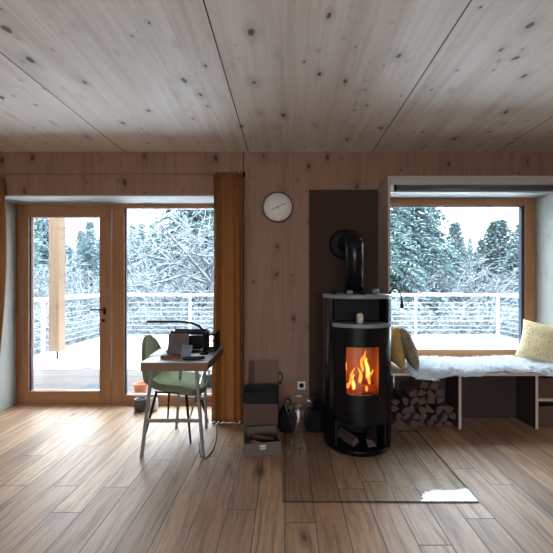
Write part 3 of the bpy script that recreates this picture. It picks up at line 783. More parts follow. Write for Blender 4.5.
# warming niche, shelf and top
sh = MB()
prof = [(-50 + 100 * i / 20) for i in range(21)]
poly = [((Rr + .022) * math.sin(R(a)), -(Rr + .022) * math.cos(R(a))) for a in prof]
poly = [(.212, -.12)] + [(-.212, -.12)] + poly
vs = [(x, y, 1.003) for x, y in poly] + [(x, y, 1.033) for x, y in poly]; n = len(poly)
sh.add(vs, [tuple(range(n)), tuple(range(2 * n - 1, n - 1, -1))] + [(i, (i + 1) % n, (i + 1) % n + n, i + n) for i in range(n)])
sh.build('warming_shelf', M['stone'], stv, bevel=.003)
nc = MB().box(-.212, .212, .02, .035, 1.0, 1.225).box(-.212, -.2, -.19, .02, 1.0, 1.225).box(.2, .212, -.19, .02, 1.0, 1.225).box(-.2, .2, -.12, .02, 1.0, 1.03)
nc.build('warming_niche', M['black_matte'], stv)
MB().lathe([(0, 1.225), (Rr + .002, 1.225), (Rr + .006, 1.229), (Rr + .006, 1.254), (Rr, 1.258), (0, 1.258)], c0, 64).build('top_plate', M['stone'], stv)
# flue
ZP = 1.735; pr_ = .079
arcp = [(0, 0, 1.262), (0, 0, ZP - .10)] + [(0, .10 - .10 * math.cos(R(a)), ZP - .10 + .10 * math.sin(R(a))) for a in (15, 30, 45, 60, 75, 90)] + [(0, YW - .014 - SC[1], ZP)]
MB().tube([Vector(p) + Vector((-.02, 0, 0)) for p in arcp], pr_, 32).lathe([(pr_ + .014, 1.258), (pr_ + .014, 1.275), (pr_, 1.28)], (-.02, 0, 0), 32).build('flue_pipe', M['black'], stv)
MB().lathe([(.10, YW - .05 - SC[1]), (.148, YW - .042 - SC[1]), (.15, YW - .0125 - SC[1])], (-.025, 0, ZP), 40, axis='Y').build('wall_rosette', M['black_matte'], stv)
# things on and in the stove
def pebble(name, c, r, mat, lab, cat, seed, squash=.7):
    mb = MB(); n, m = 14, 8
    for j in range(m + 1):
        for i in range(n):
            t = PI * j / m; a = 2 * PI * i / n; v = Vector((math.sin(t) * math.cos(a), math.sin(t) * math.sin(a), math.cos(t)))
            k = 1 + .28 * noise.noise(v * 1.7 + Vector((seed, 0, 0))); mb.v.append((v.x * r * k, v.y * r * k * .9, r * squash + v.z * r * squash))
    for j in range(m):
        for i in range(n): mb.f.append([j * n + i, j * n + (i + 1) % n, (j + 1) * n + (i + 1) % n, (j + 1) * n + i]); mb.mi.append(0); mb.smooth.append(True)
    o = mb.build(name, mat); o.location = c; return tag(o, lab, cat)
pebble('pebble', (.375 , 2.66, 1.258), .02, M['black_matte'], 'small dark pebble left of the flue on the stove top', 'pebble', 1)
pebble('pebble', (.600, 2.60, 1.258), .028, M['black_fabric'], 'dark pebble in front of the flue on the stove top', 'pebble', 2)
pebble('pebble', (.722, 2.70, 1.258), .034, M['stone'], 'grey stone right of the flue on the stove top', 'pebble', 3)
pebble('pebble', (.500, 2.64, 1.258), .026, M['stone'], 'grey stone at the left foot of the flue on the stove top', 'pebble', 6)
cn = P(360, 322, 2.60)
MB().lathe([(.022, 0), (.026, .01), (.027, .055), (.021, .076), (.008, .082), (0, .083)], (0, 0, 0), 20).build('candle', M['candle'], origin=(0, 0, 0))
o = bpy.data.objects['candle']; o.location = (cn.x, 2.60, 1.033); tag(o, 'cream candle standing on the warming shelf of the stove', 'candle')

# ------------------------------------------------------------------ firewood
def log_mesh(seed, L, r, kind):
    rg = random.Random(seed); mb = MB()
    if kind == 0:   # quarter split with bark arc
        pts = [(0, 0)] + [(r * 1.5 * math.cos(R(a)), r * 1.5 * math.sin(R(a))) for a in range(0, 91, 18)]
        cx = sum(p[0] for p in pts) / len(pts); cz = sum(p[1] for p in pts) / len(pts); pts = [(p[0] - cx, p[1] - cz) for p in pts]; bark = range(1, len(pts) - 1)
    elif kind == 1: # half split
        pts = [(r * 1.12 * math.cos(R(a)), r * 1.12 * math.sin(R(a)) - r * .4) for a in range(0, 181, 20)]; bark = range(0, len(pts) - 1)
    else:           # squarish heart piece
        pts = [(r * rg.uniform(.85, 1.1) * math.cos(R(a + rg.uniform(-14, 14))), r * rg.uniform(.85, 1.1) * math.sin(R(a))) for a in (20, 100, 185, 275)]; bark = []
    pts = [(x * rg.uniform(.93, 1.05), z * rg.uniform(.93, 1.05)) for x, z in pts]
    n = len(pts); m = 4
    for j in range(m + 1):
        y = -L / 2 + L * j / m; s = rg.uniform(.95, 1.03)
        for x, z in pts: mb.v.append((x * s + rg.uniform(-.002, .002), y, z * s))
    mb.f.append(list(range(n))); mb.mi.append(0); mb.f.append([m * n + i for i in range(n)][::-1]); mb.mi.append(0)
    for j in range(m):
        for i in range(n):
            mb.f.append([j * n + i, j * n + (i + 1) % n, (j + 1) * n + (i + 1) % n, (j + 1) * n + i]); mb.mi.append(1 if i in bark else 0)
    mb.smooth = [False] * len(mb.f); return mb
protos = []
for k in range(9):
    protos.append(log_mesh(k, .26, .042 + .004 * (k % 3), k % 3).build('firewood_log', [M['log_end'], M['log_bark']]))
used = [False] * 9; rg = random.Random(12); step = .082
for row in range(6):
    n_in = [7, 7, 7, 6, 4, 2][row]
    xs0 = [.99, 1.02, .99, 1.0, 1.16, 1.26][row]
    for i in range(n_in):
        if row == 4 and i == 0 and False: continue
        k = rg.randint(0, 8); o = protos[k] if not used[k] else protos[k].copy()
        if used[k]: COL.objects.link(o)
        used[k] = True; posn = (row, i, n_in)
        o.location = (xs0 + i * step + rg.uniform(-.008, .008), 3.165 + rg.uniform(-.025, .02), .048 + row * .072 + rg.uniform(-.004, .004))
        o.rotation_euler = (0, rg.uniform(0, 6.28), rg.uniform(-.06, .06))
        tag(o, 'split firewood log under the bench, %s row from the floor, %s from the stove side' % (ORD[row], ORD[i]), 'firewood', 'firewood under the bench')
for k in range(9):
    if not used[k]: bpy.data.objects.remove(protos[k])
for (x, lab, kk, rot) in ((-.10, 'split log at the left in the open store of the stove', 0, .5), (.10, 'pale split log at the right in the open store of the stove', 1, -.3)):
    o = log_mesh(60 + kk, .20, .043, 2 * (1 - kk)).build('stove_log', [M['log_end'], M['log_bark']])
    o.location = (SC[0] + x, SC[1] - .125, .092); o.rotation_euler = (0, rot, rot); tag(o, lab, 'firewood')

# ------------------------------------------------------------------ bench
BY0 = 3.03; bz = .52
bn = thing('window_bench', 'pale timber window bench with open compartments under the picture window', 'bench', (0, 0, 0))
MB().box(NX0 + .001, NX1 - .001, BY0, YF - .001, bz - .024, bz).build('seat_board', M['bench'], bn, bevel=.002)
MB().box(NX1 + .024, 3.5, BY0, YW - .002, bz - .024, bz).build('seat_board', M['bench'], bn, bevel=.002)
for x in (XP(460, 3.05), XP(537, 3.05), 2.74 + .85):
    o = MB().box(x - .012, x + .012, 3.053, YW - .012, 0, bz - .024).build('divider', M['bench_shaded'], bn)
    MB().box(x - .012, x + .012, 3.05, 3.053, 0, bz - .024).build('lit_edge', M['bench'], o, label='front edge with its light in the paler colour')  # same divider, front edge painted paler as if lit
MB().box(NX0 + .002, 3.55, YW - .011, YW - .001, 0, bz - .025).build('back_board', M['bench_shaded'], bn)
x = XP(537, 3.05)
MB().box(x + .012, 3.57, 3.055, YW - .012, .255, .277).build('shelf', M['bench'], bn, bevel=.001)
def crate(x0, x1, z0, z1, lab):
    t = thing('storage_box', lab, 'box', ((x0 + x1) / 2, 3.19, z0)); wd = (x1 - x0) / 2
    b = MB().box(-wd, wd, -.1, .1, 0, .006)
    b.box(-wd, wd, -.106, -.1, 0, z1 - z0).box(-wd, wd, .1, .106, 0, z1 - z0).box(-wd, -wd + .006, -.1, .1, .006, z1 - z0).box(wd - .006, wd, -.1, .1, .006, z1 - z0)
    b.build('body', M['cardboard'], t)
    MB().box(-.04, .04, -.109, -.106, (z1 - z0) * .62, (z1 - z0) * .75).build('handle_slot', M['black_matte'], t)
crate(x + .04, x + .44, .277, .46, 'brown box on the upper shelf at the right end of the bench')
crate(x + .04, x + .44, .0, .20, 'brown box on the floor under the shelf at the right end of the bench')

# sheepskins
def sheepskin(x0, x1, y0, y1, seed, lab, droop_x, droop):
    rg = random.Random(seed); mb = MB(); n, m = 46, 34
    cx, cy = (x0 + x1) / 2, (y0 + y1) / 2
    def surf(u, v):
        # rounded irregular hide outline
        a = math.atan2(v, u); e = 1 + .08 * math.sin(3 * a + seed) + .06 * math.sin(7 * a + seed * 2)
        k = max(abs(u), abs(v)); rr_ = math.hypot(u, v)
        s = (k / rr_ if rr_ > 1e-6 else 1) ** .35 * e
        X = cx + u * s * (x1 - x0) / 2; Y = cy + v * s * (y1 - y0) / 2
        z = bz + .006 + .030 * (1 - max(abs(u), abs(v)) ** 6) + .016 * noise.noise(Vector((X * 9, Y * 9, seed))) + .008 * noise.noise(Vector((X * 25, Y * 25, seed)))
        if Y < BY0 - .004:
            over = BY0 - .004 - Y; Y = BY0 - .008 - .012 * min(1, over * 20) ; z = z - over * 1.0
        return Vector((X, Y, z))
    for j in range(m + 1):
        for i in range(n + 1): mb.v.append(tuple(surf(-1 + 2 * i / n, -1 + 2 * j / m)))
    for j in range(m):
        for i in range(n):
            k = j * (n + 1) + i; mb.f.append([k, k + 1, k + n + 2, k + n + 1]); mb.mi.append(0); mb.smooth.append(True)
    t = thing('sheepskin', lab, 'sheepskin', (0, 0, 0), group='sheepskins on the bench')
    mb.build('hide', M['wool'], t)
    fm = MB()
    for k in range(9000):
        u, v = rg.uniform(-1, 1), rg.uniform(-1, 1); p = surf(u, v); q = surf(min(1, u + .02), v); w_ = surf(u, min(1, v + .02))
        nn = (q - p).cross(w_ - p)
        if nn.length < 1e-9: continue
        nn.normalize()
        if nn.z < -.1 or (nn.y > .3): nn = -nn
        cl_ = Vector((noise.noise(p * 14), noise.noise(p * 14 + Vector((9, 0, 0))), 0)) * 1.5
        d = (nn * .65 + cl_ + Vector((rg.uniform(-.5, .5), rg.uniform(-.5, .5), 0))).normalized(); L = rg.uniform(.022, .050)
        sdv = d.cross(Vector((rg.uniform(-1, 1), rg.uniform(-1, 1), .3))).normalized() * .0042; up = d.cross(sdv).normalized() * .0042
        tip = p + d * L - Vector((0, 0, .004))
        if tip.y > BY0 and tip.z < bz + .002: tip.z = bz + .002
        fm.add([p + sdv, p - sdv * .5 + up, p - sdv * .5 - up, tip], [(0, 1, 3), (1, 2, 3), (2, 0, 3)], 0)
    o = fm.build('wool_tufts', M['wool'], t); o['kind'] = 'stuff'
sheepskin(1.12, 2.02, 2.985, 3.56, 2, 'white sheepskin on the middle of the window bench, its edge hanging over the front', 0, 0)
sheepskin(1.90, 2.72, 3.02, 3.58, 5, 'white sheepskin on the right of the window bench under the cream cushion', 0, 0)

# cushions
def cushion(name, loc, rot, wd, ht, th, mat, lab, seed):
    mb = MB(); n = 22
    for side in (1, -1):
        o_ = len(mb.v)
        for j in range(n + 1):
            for i in range(n + 1):
                u, v = -1 + 2 * i / n, -1 + 2 * j / n
                pin = 1 - .10 * (1 - abs(v) ** 2) * abs(u) ** 3 ; pin2 = 1 - .10 * (1 - abs(u) ** 2) * abs(v) ** 3
                T = th / 2 * ((1 - abs(u) ** 2.6) * (1 - abs(v) ** 2.6)) ** .55
                T += .010 * noise.noise(Vector((u * 2.4, v * 2.4, seed + side))) * (1 - max(abs(u), abs(v)) ** 4)
                mb.v.append((u * pin * wd / 2, side * T, v * pin2 * ht / 2))
        for j in range(n):
            for i in range(n):
                k = o_ + j * (n + 1) + i; f = [k, k + 1, k + n + 2, k + n + 1]
                mb.f.append(f if side < 0 else f[::-1]); mb.mi.append(0); mb.smooth.append(True)
    import bmesh
    o = mb.build(name, mat); bm = bmesh.new(); bm.from_mesh(o.data); bmesh.ops.remove_doubles(bm, verts=bm.verts, dist=.0005); bmesh.ops.recalc_face_normals(bm, faces=bm.faces); bm.to_mesh(o.data); bm.free()
    for p in o.data.polygons: p.use_smooth = True
    o.location = loc; o.rotation_euler = rot; return tag(o, lab, 'cushion')
cushion('cushion', (1.06, 3.26, .735), (0, R(14), R(90)), .40, .42, .13, M['pillow_mustard'], 'mustard cushion leaning in the left corner of the window bench', 1)
cushion('cushion', (1.185, 3.22, .725), (0, 0, 0), .42, .42, .13, M['pillow_olive'], 'taupe patterned cushion leaning against the mustard one', 2)
bpy.data.objects['cushion.001'].rotation_euler = (R(-20), R(5), R(72))
bpy.data.objects['cushion'].rotation_euler = (R(-8), 0, R(90))
cushion('cushion', (2.585, 3.26, .745), (R(-24), R(9), R(-42)), .50, .42, .15, M['pillow_cream'], 'cream and ochre patterned cushion at the right end of the window bench', 3)

# roller blind cassette
bl = thing('roller_blind', 'grey roller blind cassette under the top of the window niche', 'blind', (0, 0, 0))
d_ = 2.975; bx0 = NX0 + .002; bx1 = NX1 - .014
MB().box(bx0, bx1, d_, d_ + .075, 2.235, 2.284).build('cassette', M['alu'], bl, bevel=.004)
MB().tube([(bx0 + .03, d_ + .045, 2.205), (bx1 - .02, d_ + .045, 2.205)], .028, 20).build('blind_roll', M['alu_dark'], bl)
MB().box(bx0 + .03, bx1 - .02, d_ + .014, d_ + .024, 2.170, 2.185).build('bottom_bar', M['alu'], bl)
MB().box(bx0, bx0 + .03, d_ + .01, d_ + .07, 2.172, 2.236).build('end_cap', M['white'], bl)
MB().box(bx0 + .03, bx0 + .055, d_ + .004, d_ + .065, 2.182, 2.236).build('end_bracket', M['rubber'], bl)
gp = P(484, 192, 2.98)
MB().tube([(gp.x - .035, 2.985, 2.18), (gp.x - .035, 2.985, 2.155), (gp.x + .035, 2.985, 2.155), (gp.x + .035, 2.985, 2.18)], .003, 6).build('pull_handle', M['steel'], bl)

# reading lamp
lp = thing('reading_lamp', 'black gooseneck reading lamp on the niche panel beside the stove', 'lamp', (0, 0, 0))
lp0 = Vector((NX0 - .006, 2.985, 1.255)); tip = P(402, 304, 2.93)
MB().lathe([(.016, -.014), (.016, 0)], tuple(lp0), 16, axis='Y').build('wall_mount', M['black_matte'], lp)
MB().tube([tuple(lp0 + Vector((0, -.014, 0)))] + bez(lp0 + Vector((0, -.02, 0)), lp0 + Vector((.0, -.05, .085)), Vector((tip.x, 2.93, tip.z + .15)), tip, 14), .0062, 8).build('gooseneck', M['black_matte'], lp)
MB().lathe([(.006, .03), (.010, .02), (.016, -.035), (.013, -.036)], tuple(tip), 16).build('lamp_head', M['black_matte'], lp)

# ------------------------------------------------------------------ glass hearth plate
gy0 = F * H / 219.5; gx0_, gx1_ = XP(283, gy0), XP(478.5, gy0)
t = thing('hearth_glass', 'clear glass floor plate with green edge in front of the stove', 'glass plate', ((gx0_ + gx1_) / 2, gy0, 0))
gw = (gx1_ - gx0_) / 2; gd = 3.0 - gy0
g_ = MB(); z_ = .008
g_.add([(-gw, 0, z_), (gw, 0, z_), (gw, gd, z_), (-gw, gd, z_)], [(0, 1, 2, 3)]); g_.build('pane', M['plate_glass'], t)
ge = MB().box(-gw, gw, -.002, 0, .001, z_ + .0005).box(gw, gw + .002, -.002, gd, .001, z_ + .0005).box(-gw - .002, -gw, -.002, gd, .001, z_ + .0005).box(-gw, gw, gd, gd + .002, .001, z_ + .0005)
ge.build('ground_edge', M['glass_edge'], t)

# ------------------------------------------------------------------ boxes, bags, outlet by the wall
def open_box(name, c, rz, wx, wy, h, th, mat, lab, flap=False):
    t = thing(name, lab, 'box', c, rz)
    b = MB().box(-wx / 2, wx / 2, -wy / 2, wy / 2, 0, th)
    b.box(-wx / 2, wx / 2, -wy / 2, -wy / 2 + th, th, h).box(-wx / 2, wx / 2, wy / 2 - th, wy / 2, th, h)
    b.box(-wx / 2, -wx / 2 + th, -wy / 2 + th, wy / 2 - th, th, h).box(wx / 2 - th, wx / 2, -wy / 2 + th, wy / 2 - th, th, h)
    b.build('body', mat, t, bevel=.0015); return t
ob = open_box('open_box', (-.212, 2.72, 0), R(9), .285, .30, .105, .005, M['cardboard_grey'], 'low open grey-brown box with a white label in front of the stacked boxes')
MB().box(-.022, .022, -.1515, -.150, .055, .085).build('paper_label', M['paper'], ob)
lb = MB()
for k, (a, b_) in enumerate(((-.018, -.012), (-.009, -.005), (-.002, .004), (.007, .010), (.013, .018))): lb.box(a, b_, -.1521, -.1515, .060, .080 - .006 * (k % 2))
lb.build('label_print', M['ink'], ob)
def kindling(loc, rot, L, w_, mat, lab, cat='kindling'):
    mb = MB().prism([(-w_, -w_ * .6), (w_, -w_ * .7), (w_ * .8, w_ * .5), (-w_ * .6, w_ * .7)], -L / 2, L / 2)
    o = mb.build('kindling_stick', mat, bevel=.002); o.location = loc; o.rotation_euler = rot; return tag(o, lab, cat)
kindling((-.235, 2.66, .055), (R(4), 0, R(70)), .12, .020, M['terracotta'], 'short reddish wood block inside the open grey-brown box')
kindling((-.19, 2.735, .070), (R(3), R(20), R(80)), .17, .017, M['log_end'], 'pale kindling stick lying across the inside of the open box')
kindling((-.20, 2.70, .022), (0, 0, R(90)), .24, .026, M['log_bark'], 'dark bark stick on the bottom of the open box')
kindling((-.20, 2.77, .024), (0, 0, R(85)), .22, .026, M['log_bark'], 'dark bark stick at the back of the open box')
kindling((-.125, 2.68, .040), (0, 0, R(12)), .11, .018, M['walnut'], 'brown stick at the right inside the open box')
bb = open_box('cardboard_box', (-.235, 3.04, 0), R(0), .31, .24, .275, .005, M['cardboard'], 'brown cardboard box standing behind the low open box')
MB().box(-.155, .155, -.12, .12, .275, .280).build('lid', M['cardboard'], bb)
gb = thing('felt_box', 'dark grey felt box on top of the brown cardboard box', 'box', (-.235, 3.04, .281))
MB().box(-.155, .155, -.11, .11, 0, .085).build('body', M['grey_felt'], gb, bevel=.008)
MB().box(-.158, .158, -.113, .113, .072, .1).build('lid', M['grey_felt'], gb, bevel=.006)
o = MB().box(-.118, .118, -.006, .006, 0, .585).build('cardboard_sheet', M['cardboard_light'], bevel=.001); o.location = (-.205, 3.238, 0); o.rotation_euler = (R(-6), 0, 0)
tag(o, 'pale cardboard sheet leaning on the wall behind the stacked boxes', 'cardboard')
o = MB().box(-.085, .085, -.004, .004, 0, .575).build('cardboard_sheet', M['cardboard'], bevel=.001); o.location = (-.30, 3.262, 0); o.rotation_euler = (R(-5), 0, 0)
tag(o, 'darker brown cardboard sheet half hidden behind the pale one', 'cardboard')
cp = P(280, 378, 3.3)
pts = [(cp.x + .022 * math.sin(2 * PI * i / 16), YW - .008, cp.z + .055 * math.cos(2 * PI * i / 16)) for i in range(17)]
tag(MB().tube(pts, .006, 6).build('cord_loop', M['rubber']), 'dark loop of cord hanging on the wall beside the pale cardboard sheet', 'cord')
op = P(301.5, 385.3, YW)
ot = thing('wall_socket', 'white wall socket low on the spruce wall left of the stove', 'socket', (op.x, YW, op.z))
MB().box(-.041, .041, -.008, 0, -.041, .041).build('cover_plate', M['white'], ot, bevel=.004)
MB().lathe([(.020, -.012), (.022, -.012), (.024, -.008)], (0, 0, 0), 24, axis='Y').build('socket_insert', M['black_matte'], ot)

def bag(name, c, wx, wy, h, lab, seed):
    mb = MB(); n, m = 28, 14
    for j in range(m + 1):
        t = j / m
        for i in range(n):
            a = 2 * PI * i / n; e = .55
            ca, sa = math.cos(a), math.sin(a)
            k = 1 / (abs(ca) ** 3.2 + abs(sa) ** 3.2) ** (1 / 3.2)
            s = (.86 + .2 * math.sin(PI * min(1, t * 1.15)) - .12 * t) * (1 + .07 * noise.noise(Vector((ca * 2, sa * 2, t * 3 + seed))))
            mb.v.append((ca * k * s * wx / 2, sa * k * s * wy / 2, h * t + (.018 * noise.noise(Vector((ca * 2, sa * 2, seed))) if j == m else 0)))
    for j in range(m):
        for i in range(n): mb.f.append([j * n + i, j * n + (i + 1) % n, (j + 1) * n + (i + 1) % n, (j + 1) * n + i]); mb.mi.append(0); mb.smooth.append(True)
    mb.f.append(list(range(n))[::-1]); mb.mi.append(0); mb.smooth.append(False)
    # sunken top
    o_ = len(mb.v)
    for i in range(n):
        x, y, z = mb.v[m * n + i]; mb.v.append((x * .88, y * .88, z - .03))
    for i in range(n): mb.f.append([m * n + i, m * n + (i + 1) % n, o_ + (i + 1) % n, o_ + i]); mb.mi.append(0); mb.smooth.append(True)
    mb.f.append([o_ + i for i in range(n)]); mb.mi.append(0); mb.smooth.append(False)
    t = thing(name, lab, 'bag', c)
    mb.build('body', M['black_fabric'], t)
    for s in (-1, 1):
        y = s * wy * .40
        MB().tube(bez((-wx * .25, y, h - .02), (-wx * .22, y, h + .09), (wx * .22, y, h + .09), (wx * .25, y, h - .02), 12), .006, 6).build('handle', M['black_fabric'], t)
bag('fabric_bag', (.005, 3.08, 0), .17, .26, .17, 'black fabric bag on the floor between the boxes and the clear stool', 1)
bag('fabric_bag', (.265, 3.10, 0), .21, .28, .20, 'black fabric bag on the floor between the clear stool and the stove', 5)

# clear acrylic stool
st = thing('acrylic_stool', 'clear acrylic stool with slender legs left of the stove', 'stool', (.085, 2.50, 0.0)); st.scale = (1.0, 1.0, 1.06)
prof = [(.0, .392), (.05, .385), (.095, .40), (.112, .425), (.118, .44), (.112, .445), (.10, .425), (.05, .40), (.0, .405)]
MB().lathe(prof, c0, 36).build('seat', M['acrylic'], st)
MB().lathe([(.0, .39), (.10, .385), (.085, .35), (.05, .25), (.036, .16), (.03, .10), (.0, .10)], c0, 30).build('stem', M['acrylic'], st)
for a in (200, 320, 80):
    ax, ay = math.cos(R(a)), math.sin(R(a))
    MB().tube([(ax * .035, ay * .035, .20), (ax * .055, ay * .055, .1), (ax * .10, ay * .10, .0095)], [.011, .011, .008], 10).build('leg', M['acrylic'], st)

# ------------------------------------------------------------------ desk and chair
DY0, DY1 = 2.50, 3.13; dxl, dxr = XP(140, DY0), XP(207.5, DY0); zt_ = .75
zt_ = H - (362.5 - 283) * DY0 / F; th_ = .066
dsk = thing('writing_desk', 'narrow oak edged desk with pale top and slanted grey steel legs before the window', 'desk', ((dxl + dxr) / 2, DY0, 0))
hw = (dxr - dxl) / 2; dd = DY1 - DY0
MB().box(-hw, hw, 0, dd, zt_ - th_, zt_ - .003).build('desk_body', M['desk_edge'], dsk, bevel=.002)
MB().box(-hw, hw, 0.0, dd, zt_ - .003, zt_).build('desk_surface', M['desk_top'], dsk)
ox = (dxl + dxr) / 2
for y in (.06, dd - .06):
    Yy = DY0 + .06
    tl, tr_ = XP(152, Yy) - ox, XP(196.5, Yy) - ox; bl_, br_ = XP(141.6, Yy) - ox, XP(203.2, Yy) - ox
    if y > .3: tr_ -= .07; br_ -= .10; tl += .07; bl_ += .10
    for a, b_ in ((tl, bl_), (tr_, br_)):
        MB().prism([(b_ - .0115, 0), (b_ + .0115, 0), (a + .0115, zt_ - th_), (a - .0115, zt_ - th_)], y - .0115, y + .0115).build('leg', M['leg_steel'], dsk, bevel=.002)
    MB().box(tl + (bl_ - tl) * .6, tr_ + (br_ - tr_) * .6, y - .01, y + .01, .27, .295).build('cross_bar', M['leg_steel'], dsk, bevel=.002)
MB().tube([(tr_ + (br_ - tr_) * .6, .06, .285), (tr_ + .005, dd - .07, .55)], .007, 8).build('brace', M['steel'], dsk)

# chair
chr_ = thing('upholstered_chair', 'olive green upholstered chair with dark metal legs tucked under the desk', 'chair', (-1.0, 3.00, 0), R(-7))
# local: faces +X ; seat shell
def shell(pts_fn, nu, nv, thick, name, mat, par):
    mb = MB()
    for j in range(nv + 1):
        for i in range(nu + 1): mb.v.append(tuple(pts_fn(-1 + 2 * i / nu, -1 + 2 * j / nv)))
    for j in range(nv):
        for i in range(nu):
            k = j * (nu + 1) + i; mb.f.append([k, k + 1, k + nu + 2, k + nu + 1]); mb.mi.append(0); mb.smooth.append(True)
    o = mb.build(name, mat, par); s = o.modifiers.new('thickness', 'SOLIDIFY'); s.thickness = thick; s.offset = 0
    b = o.modifiers.new('bev', 'BEVEL'); b.width = thick * .35; b.segments = 3; b.limit_method = 'ANGLE'; return o
def seat_fn(u, v):
    k = max(abs(u), abs(v)); r = math.hypot(u, v) or 1; s = (k / r) ** .6
    x, y = u * s * .255, v * s * .225
    return Vector((x + .01, y, .425 + .045 * (abs(v) ** 2.2) * (1 if u < .5 else .6) - .018 * (u + .2) + (.05 * max(0, -u - .3) ** 1.0) - .02 * max(0, u - .6)))
shell(seat_fn, 22, 20, .055, 'seat', M['chair_fabric'], chr_)
def back_fn(u, v):           # u across (y), v up
    k = max(abs(u), abs(v)); r = math.hypot(u, v) or 1; s = (k / r) ** .75
    yy = u * s * (.175 - .045 * v); t = (v * s + 1) / 2
    xb = -.215 - .075 * t + .030 * abs(u * s) ** 2.0
    return Vector((xb, yy, .44 + .43 * t))
shell(back_fn, 18, 20, .035, 'backrest', M['chair_fabric'], chr_)
for (ax, ay, bx, by) in ((-.13, -.12, -.20, -.21), (-.13, .12, -.20, .22), (.14, -.12, .22, -.21), (.14, .12, .21, .22)):
    MB().tube([(ax, ay, .40), (bx, by, .004)], [.0125, .008], 10).build('leg', M['black_matte'], chr_)
MB().tube([(-.13, -.12, .392), (.14, -.12, .392)], .009, 8).tube([(-.13, .12, .392), (.14, .12, .392)], .009, 8).build('seat_frame', M['black_matte'], chr_)

# desk things
zz = zt_
ln = thing('desk_lamp', 'slim black arched desk lamp reaching left above the desk', 'lamp', (0, 0, 0))
la = P(204, 350, 2.8); LA = Vector((la.x, 2.8, zz))
MB().lathe([(.0, 0), (.038, 0), (.038, .012), (.012, .018), (.012, .03), (0, .03)], tuple(LA), 24).build('base', M['black_matte'], ln)
pk = [P(204, 338, 2.8), P(203.5, 331, 2.8), P(199, 326, 2.8), P(192, 323.2, 2.8), P(184, 321.9, 2.8)]
MB().tube([LA + Vector((0, 0, .02))] + pk + [P(176, 321.7, 2.8)], .0095, 10).build('arm', M['black_matte'], ln)
e0, e1 = P(177, 321.7, 2.8), P(147, 320.4, 2.8)
MB().box(e1.x, e0.x, 2.785, 2.815, e0.z - .008, e0.z + .010).build('lamp_head', M['black_matte'], ln, bevel=.003)
# typewriter
tx = thing('typewriter', 'black typewriter with raised carriage at the back of the desk', 'typewriter', (-.885, 2.95, zz), R(0))
tx.scale = (.92, .88, .88)
MB().prism([(-.17, 0), (.17, 0), (.17, .02), (.15, .035), (-.15, .035), (-.17, .02)], -.13, .14).build('base', M['black'], tx, bevel=.004)
bd = MB(); poly = [(-.02, .035), (.14, .035), (.14, .13), (.05, .145), (-.01, .08)]
bd.add([(-.155, y, z) for y, z in poly] + [(.155, y, z) for y, z in poly], [(0, 1, 2, 3, 4), (9, 8, 7, 6, 5)] + [(i, i + 5, (i + 1) % 5 + 5, (i + 1) % 5) for i in range(5)])
bd.build('housing', M['black'], tx, bevel=.006)
MB().tube([(-.175, .07, .165), (.172, .07, .165)], .018, 16).build('platen', M['rubber'], tx)
for s in (-1, 1): MB().tube([(s * .172, .07, .165), (s * .187, .07, .165)], .022, 14).build('platen_knob', M['black_matte'], tx)
ca = MB().box(-.17, .17, .10, .12, .145, .175).box(-.165, .165, .12, .125, .15, .20); ca.build('carriage', M['black_matte'], tx)
ky = 0
for row in range(4):
    for k in range(9):
        if row in (0,) and k in (0, 8): continue
        MB().lathe([(.0, .0), (.0035, .0), (.0035, .006), (.0075, .008), (.0075, .011), (0, .011)], (-.12 + k * .029 + .007 * row, -.115 + row * .024, .038 + row * .009), 10).build('key', M['black_matte'], tx)
MB().box(-.168, -.15, .02, .06, .15, .156).tube([(-.19, .06, .165), (-.21, .02, .185)], .004, 6).build('return_lever', M['steel'], tx)
tr_ = thing('letter_tray', 'black three tier letter tray at the right end of the desk behind the lamp', 'tray', (-.68, 2.985, zz))
for sx in (-.048, .048): MB().prism([(sx - .002, 0), (sx + .002, 0), (sx + .002, .165), (sx - .002, .165)], -.11, .11).build('side_panel', M['black_matte'], tr_)
for k in range(3):
    mt = Matrix.Translation((0, 0, .018 + .056 * k)) @ Matrix.Rotation(R(-9), 4, 'X')
    MB().box(-.046, .046, -.115, .10, 0, .004, 0, mt).box(-.046, .046, -.118, -.115, 0, .014, 0, mt).build('tray_tier', M['black_matte'], tr_)
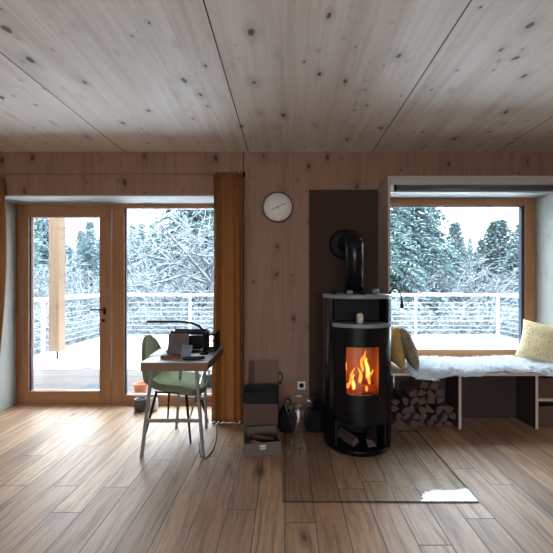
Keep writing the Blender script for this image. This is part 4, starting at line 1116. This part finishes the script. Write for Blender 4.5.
# wooden stand with prints
ws_ = thing('card_stand', 'walnut block stand holding leaning prints at the front left of the desk surface', 'stand', (XP(172, 2.62), 2.63, zz))
MB().box(-.085, .075, -.03, .03, 0, .030).build('block', M['walnut'], ws_, bevel=.003)
def print_card(loc, rot, w_, h_, mat, lab):
    o = MB().box(-w_ / 2, w_ / 2, -.0015, .0015, 0, h_).build('print_card', mat); o.location = loc; o.rotation_euler = rot; tag(o, lab, 'print'); return o
print_card((XP(177, 2.66), 2.665, zz + .001), (R(-18), 0, R(4)), .165, .195, M['photo_dark'], 'dark brown print leaning on the walnut stand')
print_card((XP(185, 2.60), 2.60, zz + .001), (R(-24), 0, R(-8)), .085, .115, M['photo'], 'small blue-grey print leaning in front of the dark one')
pp = MB().box(-.10, .10, -.14, .14, 0, .004); o = pp.build('paper_sheets', M['paper']); o.location = (XP(181, 3.0) , 2.93, zz); o.rotation_euler = (0, 0, R(4)); o.location = (-1.045, 2.86, zz); tag(o, 'pale sheets of paper lying left of the typewriter', 'paper')
cs = P(194, 361, 2.56)
o = MB().lathe([(0, -.085), (.010, -.082), (.015, -.06), (.016, .0), (.015, .06), (.010, .082), (0, .085)], (0, 0, 0), 18, axis='X').build('pen_case', M['black']); o.location = (XP(194, 2.58), 2.575, zz + .016); o.rotation_euler = (0, 0, R(14)); tag(o, 'rounded black pen case at the front right of the desk', 'case')
# cable
cb = MB(); c_pts = bez(P(216.5, 424, 3.155) + Vector((0, -.03, .0)), (XP(219, 2.9), 2.9, .006), (XP(214, 2.58), 2.62, .004), (XP(206, 2.54), 2.535, .005), 14)
c_pts = [Vector((p[0], p[1], max(.005, p[2]))) for p in c_pts] + [Vector((XP(200, 2.55), 2.56, .005)), Vector((XP(198, 2.62), 2.66, .005)), Vector((XP(199, 2.8), 2.8, .005))]
tag(cb.tube(c_pts, .0035, 6).build('power_cable', M['rubber']), 'thin black cable curling on the floor from the curtain to the desk leg', 'cable')
# pots inside by the threshold
d1 = 3.50
t = thing('glazed_pot', 'dark glazed pot on the floor by the sill under the chair back', 'pot', (XP(140.5, d1), d1, 0))
MB().lathe([(.045, 0), (.06, .01), (.068, .07), (.06, .115), (.064, .125), (.056, .125), (.052, .11), (0, .105)], c0, 24).build('body', M['dark_ceramic'], t)
MB().lathe([(0, .106), (.052, .112)], c0, 20).build('soil', M['soil'], t)
t = thing('cream_vase', 'small cream vase on the floor right of the dark pot', 'vase', (XP(153.5, d1), d1, 0))
MB().lathe([(.03, 0), (.045, .01), (.05, .06), (.04, .12), (.034, .135), (.028, .135), (.034, .115), (0, .02)], c0, 24).build('body', M['ceramic'], t)
